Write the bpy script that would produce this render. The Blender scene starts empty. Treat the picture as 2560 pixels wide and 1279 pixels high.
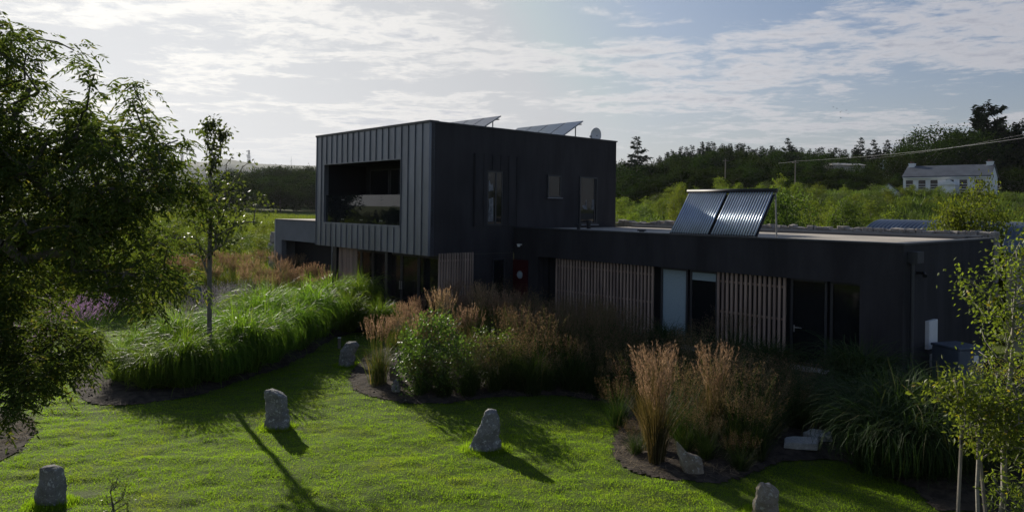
import bpy, bmesh, math, random
import numpy as np
from mathutils import Vector, Matrix, noise as mnoise
random.seed(7); RNG = np.random.default_rng(11)
S = bpy.context.scene
COL = S.collection
rad = math.radians
# ------------------------------------------------------------------ camera
F, CY, HC, ROLL = 1800., 519., 4.0, rad(0.75)
cam = bpy.data.cameras.new("camera"); cam.sensor_width = 36; cam.lens = 36*F/2560
cam.shift_y = -(639.5-CY)/2560; cam.clip_start = .1; cam.clip_end = 9000
camo = bpy.data.objects.new("camera", cam); COL.objects.link(camo)
camo.matrix_world = Matrix.Translation((0, 0, HC)) @ (Matrix.Rotation(-ROLL, 4, 'Y') @ Matrix.Rotation(rad(90), 4, 'X'))
S.camera = camo
# ------------------------------------------------------------------ sun and sky
SUN_EL, SUN_AZ = rad(20.5), rad(-32.5)          # azimuth measured clockwise from +Y
sund = Vector((math.sin(SUN_AZ)*math.cos(SUN_EL), math.cos(SUN_AZ)*math.cos(SUN_EL), math.sin(SUN_EL)))
sun = bpy.data.lights.new("sun", 'SUN'); sun.energy = 5.0; sun.angle = rad(.6); sun.color = (1, .93, .80)
suno = bpy.data.objects.new("sun", sun); COL.objects.link(suno)
suno.rotation_euler = (-sund).to_track_quat('-Z', 'Y').to_euler()
S.view_settings.view_transform = 'Standard'; S.view_settings.look = 'None'
S.view_settings.exposure = 0.27; S.view_settings.gamma = 1
S.cycles.use_denoising = True
S.cycles.max_bounces = 6; S.cycles.transparent_max_bounces = 8; S.cycles.volume_bounces = 0
S.cycles.transmission_bounces = 3; S.cycles.glossy_bounces = 3; S.cycles.diffuse_bounces = 3
W = bpy.data.worlds.new("World"); S.world = W; W.use_nodes = True

class NT:
    def __init__(s, nt): s.nt = nt; nt.nodes.clear()
    def n(s, t, **k):
        x = s.nt.nodes.new(t)
        for a, v in k.items(): setattr(x, a, v)
        return x
    def l(s, a, b): s.nt.links.new(a, b)
    def val(s, sock, v):
        if hasattr(v, 'is_output'): s.l(v, sock)
        else: sock.default_value = v
    def math(s, op, a, b=0., c=None, clamp=False):
        m = s.n('ShaderNodeMath', operation=op, use_clamp=clamp); s.val(m.inputs[0], a); s.val(m.inputs[1], b)
        if c is not None: s.val(m.inputs[2], c)
        return m.outputs[0]
    def vmath(s, op, a, b=(0, 0, 0)):
        m = s.n('ShaderNodeVectorMath', operation=op); s.val(m.inputs[0], a); s.val(m.inputs[1], b); return m
    def noise(s, vec, scale, detail=4, rough=.5, dist=0., dim='3D'):
        m = s.n('ShaderNodeTexNoise'); m.inputs['Scale'].default_value = scale; m.inputs['Detail'].default_value = detail
        m.inputs['Roughness'].default_value = rough; m.inputs['Distortion'].default_value = dist
        if vec is not None: s.l(vec, m.inputs['Vector'])
        return m.outputs['Fac']
    def mapping(s, vec, scale=(1, 1, 1), rot=(0, 0, 0), loc=(0, 0, 0)):
        m = s.n('ShaderNodeMapping'); s.l(vec, m.inputs[0]); m.inputs['Scale'].default_value = scale
        m.inputs['Rotation'].default_value = rot; m.inputs['Location'].default_value = loc; return m.outputs[0]
    def ramp(s, fac, stops, interp='LINEAR'):
        r = s.n('ShaderNodeValToRGB'); r.color_ramp.interpolation = interp; e = r.color_ramp.elements
        while len(e) < len(stops): e.new(.5)
        for i, (p, c) in enumerate(stops):
            e[i].position = p; e[i].color = (*c, 1) if len(c) == 3 else c
        s.l(fac, r.inputs[0]); return r.outputs[0]
    def mix(s, fac, a, b, mode='MIX'):
        m = s.n('ShaderNodeMix', data_type='RGBA', blend_type=mode, clamp_factor=True)
        s.val(m.inputs['Factor'], fac)
        for so, v in ((m.inputs[6], a), (m.inputs[7], b)):
            if hasattr(v, 'is_output'): s.l(v, so)
            else: so.default_value = (*v, 1)
        return m.outputs[2]
    def smooth(s, x, a, b):
        m = s.n('ShaderNodeMapRange', interpolation_type='SMOOTHSTEP'); s.l(x, m.inputs[0])
        m.inputs[1].default_value = a; m.inputs[2].default_value = b; return m.outputs[0]

t = NT(W.node_tree)
sky = t.n('ShaderNodeTexSky', sky_type='NISHITA'); sky.sun_disc = False; sky.sun_elevation = SUN_EL; sky.sun_rotation = SUN_AZ
sky.air_density = 1.0; sky.dust_density = 2.5; sky.ozone_density = 1.5
tc = t.n('ShaderNodeTexCoord'); sep = t.n('ShaderNodeSeparateXYZ'); t.l(tc.outputs['Generated'], sep.inputs[0])
zc = t.math('MAXIMUM', sep.outputs[2], .012)
za = t.math('ADD', zc, .055)                                      # a curved cloud layer: bands shorten towards the horizon
comb = t.n('ShaderNodeCombineXYZ'); t.l(t.math('DIVIDE', sep.outputs[0], za), comb.inputs[0]); t.l(t.math('DIVIDE', sep.outputs[1], za), comb.inputs[1])
P = comb.outputs[0]
big = t.noise(t.mapping(P, (.55, .80, 1), (0, 0, rad(24)), (3.1, 1.7, 0)), 1.0, 2, .5)
med = t.noise(t.mapping(P, (1, 1.25, 1), (0, 0, rad(24)), (1.3, 0.4, 0)), 2.0, 6, .62, .5)
fin = t.noise(t.mapping(P, (1, 1.1, 1), (0, 0, rad(20)), (5, 2, 3)), 7.0, 8, .66, .4)
dens = t.math('ADD', t.math('MULTIPLY', big, 1.35), t.math('ADD', t.math('MULTIPLY', med, .95), t.math('MULTIPLY', fin, .62)))
cover = t.smooth(dens, 1.40, 1.66)
thick = t.smooth(dens, 1.55, 1.85)
dot = t.vmath('DOT_PRODUCT', tc.outputs['Generated'], tuple(sund)).outputs['Value']
glow = t.math('POWER', t.math('MAXIMUM', dot, 0.), 3.2)
glow2 = t.math('POWER', t.math('MAXIMUM', dot, 0.), 16.)
lit = t.math('ADD', t.math('ADD', 5.0, t.math('MULTIPLY', glow, 4.2)), t.math('MULTIPLY', glow2, 1.6))
ccol = t.mix(glow, (.97, .95, 1.0), (1.0, .97, .90))
shade = t.mix(thick, (1, 1, 1), (.62, .66, .74))
cl = t.mix(1., ccol, shade, 'MULTIPLY')
cls = t.n('ShaderNodeVectorMath', operation='SCALE'); t.l(cl, cls.inputs[0]); t.l(lit, cls.inputs[3])
# thin high veil that whitens the blue, stronger to the sun and to the horizon
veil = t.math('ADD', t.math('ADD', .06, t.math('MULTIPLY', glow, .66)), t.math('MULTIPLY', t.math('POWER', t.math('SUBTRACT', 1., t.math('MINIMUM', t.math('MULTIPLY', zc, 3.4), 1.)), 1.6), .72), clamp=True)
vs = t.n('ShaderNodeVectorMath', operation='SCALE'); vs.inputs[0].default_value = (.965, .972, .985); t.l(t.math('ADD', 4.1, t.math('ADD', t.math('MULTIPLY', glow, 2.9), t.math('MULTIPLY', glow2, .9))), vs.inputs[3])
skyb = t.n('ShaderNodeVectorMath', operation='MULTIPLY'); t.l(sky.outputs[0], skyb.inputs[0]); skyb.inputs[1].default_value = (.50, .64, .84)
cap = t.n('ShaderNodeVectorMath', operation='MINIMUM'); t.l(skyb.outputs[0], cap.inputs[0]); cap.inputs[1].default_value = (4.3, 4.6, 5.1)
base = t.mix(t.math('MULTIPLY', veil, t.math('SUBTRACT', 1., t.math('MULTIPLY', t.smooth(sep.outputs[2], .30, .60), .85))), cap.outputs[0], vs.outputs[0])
hi = t.math('SUBTRACT', 1., t.math('MULTIPLY', t.smooth(sep.outputs[2], .30, .60), .85))   # unseen overhead sky cleared to deepen the shade; cloud and veil only lower down
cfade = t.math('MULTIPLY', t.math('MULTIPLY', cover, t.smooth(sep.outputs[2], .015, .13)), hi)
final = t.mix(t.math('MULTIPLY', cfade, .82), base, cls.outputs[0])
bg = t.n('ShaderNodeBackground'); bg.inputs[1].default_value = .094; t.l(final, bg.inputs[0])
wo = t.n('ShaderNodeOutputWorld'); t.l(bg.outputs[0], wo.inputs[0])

# ------------------------------------------------------------------ helpers
R = ROLL
def ray(px, py):
    x = (px-1280)/F; y = -(py-CY)/F
    return np.array([x*math.cos(R)-y*math.sin(R), 1., x*math.sin(R)+y*math.cos(R)])
def G(px, py, z=0.):
    r = ray(px, py); return np.array([0, 0, HC]) + r*((z-HC)/r[2])
def AT(px, py, Y): return np.array([0, 0, HC]) + ray(px, py)*Y
AL = rad(42); UV_O = np.array([-2.70, 23.47, 0.])
Uv = np.array([math.cos(AL), math.sin(AL), 0]); Vv = np.array([-math.sin(AL), math.cos(AL), 0])
def HW(u, v, z=0.): return UV_O + Uv*u + Vv*v + np.array([0, 0, z])     # house coordinates to the world

def sstep(x, a, b):
    k = np.clip((x-a)/(b-a), 0, 1); return k*k*(3-2*k)
def terrain(x, y):
    x = np.asarray(x, float); y = np.asarray(y, float)
    a = x/np.maximum(np.abs(y), 1.); w = sstep(a, -.02, .33)*(y > 0)
    hl = 3.7*sstep(y, 70, 230)
    hr = 6.4*sstep(y, 42, 112) + 5*sstep(y, 112, 230) + 3*sstep(y, 250, 420)
    r = np.sqrt(x*x+y*y)
    hz = hl*(1-w)+hr*w
    return hz*(1-sstep(r, 600, 1500)) - .3*sstep(r, 20, 45)*(1-w)*0 + .25*np.sin(x*.07+1)*np.sin(y*.05)*sstep(r, 45, 90)
def mesh_np(name, V, Fc, mat=None, parent=None, smooth=False):
    V = np.asarray(V, np.float32); Fc = np.asarray(Fc, np.int32)
    me = bpy.data.meshes.new(name); n, k = Fc.shape
    me.vertices.add(len(V)); me.vertices.foreach_set('co', V.ravel())
    me.loops.add(n*k); me.loops.foreach_set('vertex_index', Fc.ravel())
    me.polygons.add(n); me.polygons.foreach_set('loop_start', np.arange(0, n*k, k, dtype=np.int32))
    try: me.polygons.foreach_set('loop_total', np.full(n, k, np.int32))
    except Exception: pass
    me.polygons.foreach_set('use_smooth', np.full(n, smooth))
    me.update(calc_edges=True)
    if mat: me.materials.append(mat)
    o = bpy.data.objects.new(name, me); COL.objects.link(o)
    if parent: o.parent = parent
    return o
def joinm(parts):
    Vs, Fs, off = [], [], 0
    for V, Fc in parts:
        Vs.append(V); Fs.append(np.asarray(Fc)+off); off += len(V)
    return np.concatenate(Vs), np.concatenate(Fs)
class MB:
    def __init__(s): s.v = []; s.f = []
    def box(s, a, b, M=None):
        x0, y0, z0 = a; x1, y1, z1 = b; i = len(s.v)
        p = [(x0, y0, z0), (x1, y0, z0), (x1, y1, z0), (x0, y1, z0), (x0, y0, z1), (x1, y0, z1), (x1, y1, z1), (x0, y1, z1)]
        if M is not None: p = [tuple(M @ Vector(q)) for q in p]
        s.v += p
        for q in ((0, 3, 2, 1), (4, 5, 6, 7), (0, 1, 5, 4), (1, 2, 6, 5), (2, 3, 7, 6), (3, 0, 4, 7)): s.f.append([i+k for k in q])
        return s
    def poly(s, pts):
        i = len(s.v); s.v += [tuple(p) for p in pts]; s.f.append(list(range(i, i+len(pts)))); return s
    def prism(s, pts, d):           # polygon pts extruded along vector d
        n = len(pts); i = len(s.v); s.v += [tuple(p) for p in pts] + [tuple(np.array(p)+np.array(d)) for p in pts]
        s.f.append(list(range(i+n-1, i-1, -1))); s.f.append(list(range(i+n, i+2*n)))
        for k in range(n): s.f.append([i+k, i+(k+1) % n, i+n+(k+1) % n, i+n+k])
        return s
    def tube(s, p0, p1, r0, r1=None, n=8, cap=True):
        r1 = r0 if r1 is None else r1; p0 = Vector(p0); p1 = Vector(p1); q = (p1-p0).to_track_quat('Z', 'Y'); i = len(s.v)
        for p, r in ((p0, r0), (p1, r1)):
            for k in range(n):
                a = 2*math.pi*k/n; s.v.append(tuple(p + q @ Vector((r*math.cos(a), r*math.sin(a), 0))))
        for k in range(n): s.f.append([i+k, i+(k+1) % n, i+n+(k+1) % n, i+n+k])
        if cap: s.f.append([i+k for k in range(n-1, -1, -1)]); s.f.append([i+n+k for k in range(n)])
        return s
    def build(s, name, mat=None, parent=None, bevel=0, smooth=False):
        me = bpy.data.meshes.new(name); me.from_pydata(s.v, [], s.f); me.update()
        if mat: me.materials.append(mat)
        if bevel:
            bm = bmesh.new(); bm.from_mesh(me); bmesh.ops.bevel(bm, geom=list(bm.edges), offset=bevel, segments=1, affect='EDGES'); bm.to_mesh(me); bm.free()
        if smooth:
            for p in me.polygons: p.use_smooth = True
        o = bpy.data.objects.new(name, me); COL.objects.link(o)
        if parent: o.parent = parent
        return o
def tag(o, label=None, cat=None, group=None, kind=None):
    if label: o['label'] = label
    if cat: o['category'] = cat
    if group: o['group'] = group
    if kind: o['kind'] = kind
    return o
def thing(name, label, cat, loc=(0, 0, 0), rz=0, group=None, sc=1.):
    o = bpy.data.objects.new(name, None); COL.objects.link(o); o.location = loc; o.rotation_euler = (0, 0, rz); o.scale = (sc, sc, sc)
    o.empty_display_size = .2
    return tag(o, label, cat, group)
def dup(root, loc, rz=0, sc=1., label=None, group=None, sz=None):
    r = root.copy(); COL.objects.link(r); r.location = loc; r.rotation_euler = (0, 0, rz)
    r.scale = (sc, sc, sz if sz else sc)
    if label: r['label'] = label
    if group: r['group'] = group
    for ch in list(root.children):
        c = ch.copy(); COL.objects.link(c); c.parent = r
        for g in ch.children:
            d = g.copy(); COL.objects.link(d); d.parent = c
    return r
class Placer:
    """first placing moves the prototype itself, later ones copy it"""
    def __init__(s, proto): s.p = proto; s.used = False
    def put(s, loc, rz=0, sc=1., label=None, group=None, sz=None):
        if s.used: return dup(s.p, loc, rz, sc, label, group, sz)
        s.used = True; p = s.p; p.location = loc; p.rotation_euler = (0, 0, rz); p.scale = (sc, sc, sz if sz else sc)
        if label: p['label'] = label
        if group: p['group'] = group
        return p

# ------------------------------------------------------------------ materials
def M_(name):
    m = bpy.data.materials.new(name); m.use_nodes = True; return m, NT(m.node_tree)
def out(t, sh): o = t.n('ShaderNodeOutputMaterial'); t.l(sh, o.inputs[0])
def objc(t): return t.n('ShaderNodeTexCoord').outputs['Object']
def pbr(name, col, rough=.6, metal=0., spec=.5, var=.25, vscale=3., bump=.0, bscale=40., col2=None, stretch=(1, 1, 1), rot=0, detail=5):
    m, t = M_(name); c = objc(t); c = t.mapping(c, stretch, (0, 0, rot))
    b = t.n('ShaderNodeBsdfPrincipled'); n = t.noise(c, vscale, detail, .6)
    lo = col2 if col2 else tuple(x*(1-var) for x in col); hi = tuple(min(1, x*(1+var)) for x in col) if not col2 else col
    t.l(t.ramp(n, [(.35, lo), (.65, hi)]), b.inputs['Base Color'])
    b.inputs['Roughness'].default_value = rough; b.inputs['Metallic'].default_value = metal; b.inputs['Specular IOR Level'].default_value = spec
    t.l(t.math('ADD', rough-.06, t.math('MULTIPLY', n, .12)), b.inputs['Roughness'])
    if bump:
        bp = t.n('ShaderNodeBump'); bp.inputs['Strength'].default_value = bump; bp.inputs['Distance'].default_value = .02
        t.l(t.noise(c, bscale, 6, .6), bp.inputs['Height']); t.l(bp.outputs[0], b.inputs['Normal'])
    out(t, b.outputs[0]); return m
def leafm(name, c1, c2, c3=None, trans=.5, rough=.45, spec=.35, tcol=None, p3=.9, tb=1.5, patch=None):
    """leaf: each leaf its own tone between c1 and c2 (a few c3); part of the light passes through"""
    m, t = M_(name); g = t.n('ShaderNodeNewGeometry'); stops = [(0, c1), (.75, c2)]
    if c3: stops.append((p3, c2)); stops.append((min(p3+.04, 1), c3))
    col = t.ramp(g.outputs['Random Per Island'], stops)
    oi = t.n('ShaderNodeObjectInfo'); hs = t.n('ShaderNodeHueSaturation'); t.l(col, hs.inputs['Color'])
    t.l(t.math('ADD', .80, t.math('MULTIPLY', oi.outputs['Random'], .4)), hs.inputs['Value'])
    t.l(t.math('ADD', .485, t.math('MULTIPLY', oi.outputs['Random'], .03)), hs.inputs['Hue'])
    col = hs.outputs[0]
    if patch: col = t.mix(t.math('MULTIPLY', t.smooth(t.noise(objc(t), .9, 5, .65), .48, .68), .55), col, patch); col = t.mix(t.math('MULTIPLY', t.smooth(t.noise(objc(t), 4.5, 4, .6), .55, .75), .5), col, (.05, .085, .012))
    b = t.n('ShaderNodeBsdfPrincipled'); t.l(col, b.inputs['Base Color']); b.inputs['Roughness'].default_value = rough; b.inputs['Specular IOR Level'].default_value = spec
    tr = t.n('ShaderNodeBsdfTranslucent'); t.l(t.mix(1., col, tcol or (tb*1.0, tb*1.05, tb*.42), 'MULTIPLY'), tr.inputs[0])
    mx = t.n('ShaderNodeMixShader'); mx.inputs[0].default_value = trans; t.l(b.outputs[0], mx.inputs[1]); t.l(tr.outputs[0], mx.inputs[2])
    out(t, mx.outputs[0]); return m
def glass(name, col=(.01, .012, .014), rough=.04, bump=.03, ior=1.5):
    m, t = M_(name); b = t.n('ShaderNodeBsdfPrincipled'); b.inputs['Base Color'].default_value = (*col, 1); b.inputs['Roughness'].default_value = rough
    b.inputs['IOR'].default_value = ior
    bp = t.n('ShaderNodeBump'); bp.inputs['Strength'].default_value = bump; bp.inputs['Distance'].default_value = .05; t.l(t.noise(objc(t), 1.3, 2), bp.inputs['Height']); t.l(bp.outputs[0], b.inputs['Normal'])
    out(t, b.outputs[0]); return m
M = {}
M['render'] = pbr('dark_render', (.035, .0335, .0365), .80, var=.30, vscale=2.0, stretch=(1, 1, .22), bump=.35, bscale=60, spec=.25)
M['board'] = pbr('dark_board', (.016, .016, .018), .7, var=.2, vscale=3., bump=.2, bscale=40, stretch=(1, 1, .1), spec=.3)
M['zinc'] = pbr('zinc_sheet', (.185, .198, .228), .42, .55, var=.17, vscale=1.6, bump=.08, bscale=6, stretch=(1, 1, .35))
M['zincdark'] = pbr('dark_zinc', (.05, .052, .058), .5, .3, var=.1)
M['soffit'] = pbr('soffit_panel', (.06, .055, .05), .7, var=.1)
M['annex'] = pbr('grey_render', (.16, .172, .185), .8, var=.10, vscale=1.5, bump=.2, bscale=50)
M['annexlit'] = pbr('sunlit_end_and_blind', (.55, .56, .56), .6, var=.05)  # sunlight on the annex end painted as a pale colour; also its window blind
M['roofgravel'] = pbr('roof_gravel', (.42, .37, .31), .95, var=.28, vscale=.7, bump=.5, bscale=60)
M['upstand'] = pbr('roof_membrane', (.07, .072, .078), .6, var=.1)
M['frame'] = pbr('window_frame', (.035, .037, .042), .45, .2, var=.08)
M['slat'] = pbr('larch_slat', (.46, .335, .255), .75, var=.0, vscale=1.4, col2=(.24, .175, .14), bump=.3, bscale=30, stretch=(3, 3, .35))
M['glass'] = glass('window_glass'); M['rail'] = glass('balustrade_glass', rough=.01, bump=.0, ior=1.62)
M['blind'] = pbr('pale_blind', (.34, .43, .45), .9, var=.06, vscale=40, col2=(.27, .35, .37))
M['voile'] = pbr('voile', (.26, .27, .28), .9, var=.0, col2=(.06, .065, .07), vscale=6)
M['red'] = pbr('red_paint', (.055, .008, .010), .4, var=.1)
M['steel'] = pbr('brushed_steel', (.5, .5, .5), .35, .8, var=.08)
M['white'] = pbr('white_enamel', (.78, .79, .78), .5, var=.03, vscale=8)
M['bark'] = pbr('bark', (.11, .095, .075), .9, var=.35, vscale=8, bump=.6, bscale=25, stretch=(1, 1, .3))
M['barkpale'] = pbr('pale_bark', (.22, .20, .165), .8, var=.25, vscale=9, bump=.4, bscale=25, stretch=(1, 1, 3))
M['stem'] = pbr('young_bark', (.17, .15, .125), .9, var=.25, vscale=9)
M['wood'] = pbr('weathered_wood', (.19, .165, .135), .85, var=.25, vscale=6, bump=.4, bscale=20, stretch=(1, 1, .2))
M['concrete'] = pbr('concrete', (.33, .32, .30), .9, var=.2, vscale=2.5, bump=.4, bscale=30)
M['paving'] = pbr('paving', (.26, .255, .24), .85, var=.2, vscale=1.8, bump=.3, bscale=25)
M['corr'] = pbr('corrugated_iron', (.13, .155, .19), .38, .6, var=.25, vscale=1.5, stretch=(.4, 1, 1))
M['pv'] = pbr('solar_cell', (.035, .045, .085), .18, 0, spec=.8, var=.1)
M['tube'] = pbr('vacuum_tube', (.46, .53, .64), .34, .45, spec=.6, var=.1)
M['slate'] = pbr('slate_roof', (.075, .085, .10), .6, var=.22, vscale=1.2, bump=.3, bscale=4)
M['whitewash'] = pbr('white_render', (.78, .80, .82), .9, var=.07, vscale=.8)
M['black'] = pbr('black_metal', (.02, .02, .022), .5, .3)
M['steelgrey'] = pbr('galvanised_steel', (.24, .25, .26), .5, .6)
M['bluegrey'] = pbr('blue_grey_cabinet', (.085, .105, .135), .5, .1, var=.1)
def stone_mat(name, c1, c2, lichen):
    m, t = M_(name); c = objc(t); b = t.n('ShaderNodeBsdfPrincipled'); b.inputs['Roughness'].default_value = .9; b.inputs['Specular IOR Level'].default_value = .25
    n1 = t.noise(c, 5, 8, .68, .3); n2 = t.noise(c, 18, 6, .7); n3 = t.noise(c, 60, 4, .7)
    col = t.ramp(n1, [(.3, c1), (.7, c2)])
    col = t.mix(t.smooth(n2, .54, .64), col, lichen)
    col = t.mix(t.math('MULTIPLY', t.smooth(n3, .5, .72), .5), col, tuple(x*.4 for x in c1))
    t.l(col, b.inputs['Base Color'])
    bp = t.n('ShaderNodeBump'); bp.inputs['Strength'].default_value = .9; bp.inputs['Distance'].default_value = .03
    t.l(t.math('ADD', n2, t.math('MULTIPLY', n3, .6)), bp.inputs['Height']); t.l(bp.outputs[0], b.inputs['Normal']); out(t, b.outputs[0]); return m
M['granite'] = stone_mat('granite', (.13, .125, .12), (.33, .32, .30), (.58, .58, .54))
M['granitewarm'] = stone_mat('warm_granite', (.20, .16, .12), (.36, .31, .25), (.50, .48, .43))
M['rubble'] = stone_mat('rubble', (.24, .21, .18), (.44, .40, .36), (.52, .49, .46))
M['slab'] = stone_mat('pale_slab', (.38, .38, .36), (.55, .55, .52), (.66, .66, .62))
# ground materials
def ground_mat():
    m, t = M_('meadow'); c = objc(t); b = t.n('ShaderNodeBsdfPrincipled'); b.inputs['Roughness'].default_value = .95; b.inputs['Specular IOR Level'].default_value = .1
    n1 = t.noise(c, .03, 4, .6); n2 = t.noise(c, .5, 6, .7); n3 = t.noise(c, 6, 5, .7)
    col = t.ramp(n1, [(.35, (.085, .12, .025)), (.5, (.12, .15, .035)), (.68, (.14, .15, .05))])
    col = t.mix(t.math('MULTIPLY', n2, .6), col, (.055, .075, .02)); col = t.mix(t.math('MULTIPLY', n3, .4), col, (.15, .17, .06))
    t.l(col, b.inputs['Base Color']); bp = t.n('ShaderNodeBump'); bp.inputs['Strength'].default_value = .8; bp.inputs['Distance'].default_value = .3
    t.l(n2, bp.inputs['Height']); t.l(bp.outputs[0], b.inputs['Normal']); out(t, b.outputs[0]); return m
M['meadow'] = ground_mat()
def lawn_mat():
    m, t = M_('lawn_turf'); c = objc(t); b = t.n('ShaderNodeBsdfPrincipled'); b.inputs['Roughness'].default_value = .9; b.inputs['Specular IOR Level'].default_value = .15
    n2 = t.noise(c, 1.5, 6, .7); n3 = t.noise(c, 30, 5, .7)
    col = t.ramp(n2, [(.35, (.068, .108, .014)), (.65, (.100, .140, .020))]); col = t.mix(t.math('MULTIPLY', n3, .3), col, (.04, .055, .012))
    t.l(col, b.inputs['Base Color']); bp = t.n('ShaderNodeBump'); bp.inputs['Strength'].default_value = 1.; bp.inputs['Distance'].default_value = .05
    t.l(n3, bp.inputs['Height']); t.l(bp.outputs[0], b.inputs['Normal']); out(t, b.outputs[0]); return m
M['lawn'] = lawn_mat()
M['soil'] = pbr('soil', (.085, .068, .054), .97, var=.0, col2=(.036, .030, .025), vscale=7, bump=1., bscale=26, detail=8, spec=.1)
M['blade'] = leafm('lawn_blade', (.062, .102, .009), (.118, .172, .014), (.16, .15, .05), trans=.58, rough=.8, spec=.1, p3=.96, tb=3.1, patch=(.135, .150, .022))
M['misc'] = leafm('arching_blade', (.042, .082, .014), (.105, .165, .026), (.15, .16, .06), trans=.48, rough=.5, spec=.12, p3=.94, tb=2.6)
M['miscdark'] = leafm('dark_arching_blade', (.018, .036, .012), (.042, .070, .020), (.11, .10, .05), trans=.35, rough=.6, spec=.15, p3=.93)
M['reedleaf'] = leafm('reed_blade', (.035, .058, .016), (.075, .098, .026), (.24, .18, .08), trans=.42, p3=.80)
M['plume'] = leafm('reed_plume', (.15, .108, .076), (.27, .205, .15), (.38, .31, .24), trans=.5, rough=.8, spec=.1, tcol=(1.35, 1.1, .85))
M['reedtan'] = leafm('straw_blade', (.055, .06, .022), (.125, .105, .048), (.24, .20, .12), trans=.4, spec=.1, p3=.85, tcol=(1.3, 1.1, .6))
M['airy'] = leafm('airy_plume', (.12, .085, .055), (.22, .165, .11), None, trans=.5, rough=.8, spec=.1, tcol=(1.25, 1.05, .8))
M['ash'] = leafm('ash_leaf', (.038, .058, .018), (.078, .094, .028), (.14, .12, .04), trans=.46, spec=.08, rough=.6, p3=.93, tb=1.9)
M['young'] = leafm('young_tree_leaf', (.036, .054, .018), (.08, .105, .028), None, trans=.45, tb=2.0)
M['shrub'] = leafm('shrub_leaf', (.036, .062, .018), (.08, .12, .03), None, trans=.45, spec=.3, tb=2.0)
M['birch'] = leafm('birch_leaf', (.065, .09, .020), (.14, .175, .035), (.30, .23, .03), trans=.5, p3=.955, tb=1.9, spec=.2)
M['scrubA'] = leafm('scrub_leaf_bright', (.048, .070, .014), (.125, .150, .028), None, trans=.46, spec=.08, tb=2.0)
M['scrubB'] = leafm('scrub_leaf_mid', (.04, .064, .02), (.085, .115, .032), None, trans=.42, spec=.08, tb=1.8)
M['scrubC'] = leafm('scrub_leaf_grey', (.05, .07, .035), (.09, .115, .055), None, trans=.35, spec=.1)
M['wood1'] = leafm('woodland_leaf', (.010, .021, .006), (.034, .054, .012), None, trans=.22, spec=.0, rough=.8, tb=1.5)
M['conif'] = leafm('conifer_needle', (.006, .013, .008), (.016, .028, .012), None, trans=.08, spec=.0, rough=.8)
M['lav'] = leafm('lavender_stem', (.13, .13, .12), (.24, .22, .24), None, trans=.3, tcol=(1, 1, 1.05))
M['purple'] = leafm('purple_spike', (.24, .18, .25), (.38, .31, .39), None, trans=.4, tcol=(1.3, .9, 1.3))
M['gold'] = leafm('goldenrod', (.28, .26, .03), (.42, .36, .04), None, trans=.4)
M['litter'] = leafm('straw', (.12, .09, .06), (.27, .21, .14), None, trans=.12, rough=.95, spec=.0, tcol=(1.2, 1, .8))
# ------------------------------------------------------------------ ground, lawn, beds
def vnoise(x, y, s, seed=0):
    x = np.asarray(x)*s+seed*17.3; y = np.asarray(y)*s+seed*9.1
    xi = np.floor(x).astype(np.int64); yi = np.floor(y).astype(np.int64); fx = x-xi; fy = y-yi; fx = fx*fx*(3-2*fx); fy = fy*fy*(3-2*fy)
    def h(a, b):
        v = np.sin(a*127.1+b*311.7+seed*74.7)*43758.5453; return v-np.floor(v)
    return (h(xi, yi)*(1-fx)+h(xi+1, yi)*fx)*(1-fy)+(h(xi, yi+1)*(1-fx)+h(xi+1, yi+1)*fx)*fy
def inpoly(x, y, poly):
    x = np.asarray(x); y = np.asarray(y); r = np.zeros(x.shape, bool); n = len(poly)
    for i in range(n):
        x0, y0 = poly[i][:2]; x1, y1 = poly[(i+1) % n][:2]
        c = ((y0 > y) != (y1 > y)) & (x < (x1-x0)*(y-y0)/((y1-y0) if y1 != y0 else 1e-9)+x0); r ^= c
    return r
def axis():
    k = np.linspace(-1, 1, 241); return np.sign(k)*(np.abs(k)*120+3400*np.abs(k)**5)
gx, gy = np.meshgrid(axis(), axis()+40); gz = terrain(gx, gy)
n = gx.shape[0]; V = np.stack([gx.ravel(), gy.ravel(), gz.ravel()], 1); idx = np.arange(n*n).reshape(n, n)
Fq = np.stack([idx[:-1, :-1].ravel(), idx[:-1, 1:].ravel(), idx[1:, 1:].ravel(), idx[1:, :-1].ravel()], 1)
tag(mesh_np('ground', V, Fq, M['meadow'], smooth=True), kind='structure')
def PG(*pts): return [tuple(G(*p)[:2]) for p in pts]
bedA = PG((178, 985), (212, 1015), (300, 1026), (420, 1012), (540, 985), (640, 950), (720, 920), (775, 893), (812, 868), (850, 846), (905, 835), (975, 832), (1010, 800), (990, 760), (760, 757), (600, 772), (450, 800), (330, 850), (235, 905), (180, 955))
bedB = PG((868, 955), (880, 985), (920, 1003), (1000, 1015), (1100, 1018), (1250, 1002), (1400, 1000), (1500, 1012), (1558, 1030), (1563, 1060), (1530, 1105), (1528, 1150), (1570, 1190), (1680, 1217), (1800, 1225), (1870, 1205), (1960, 1168), (2080, 1160), (2200, 1192), (2280, 1240), (2340, 1300), (2760, 1300), (2760, 900), (2300, 900), (1900, 870), (1500, 810), (1180, 760), (1050, 790), (960, 860), (890, 915))
bedC = PG((-260, 1000), (30, 1034), (88, 1056), (96, 1092), (60, 1140), (0, 1166), (-90, 1200), (-300, 1220))
bedD = PG((300, 780), (450, 758), (640, 752), (850, 735), (850, 690), (430, 670), (200, 700))
BEDS = [bedA, bedB, bedC, bedD]
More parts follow.
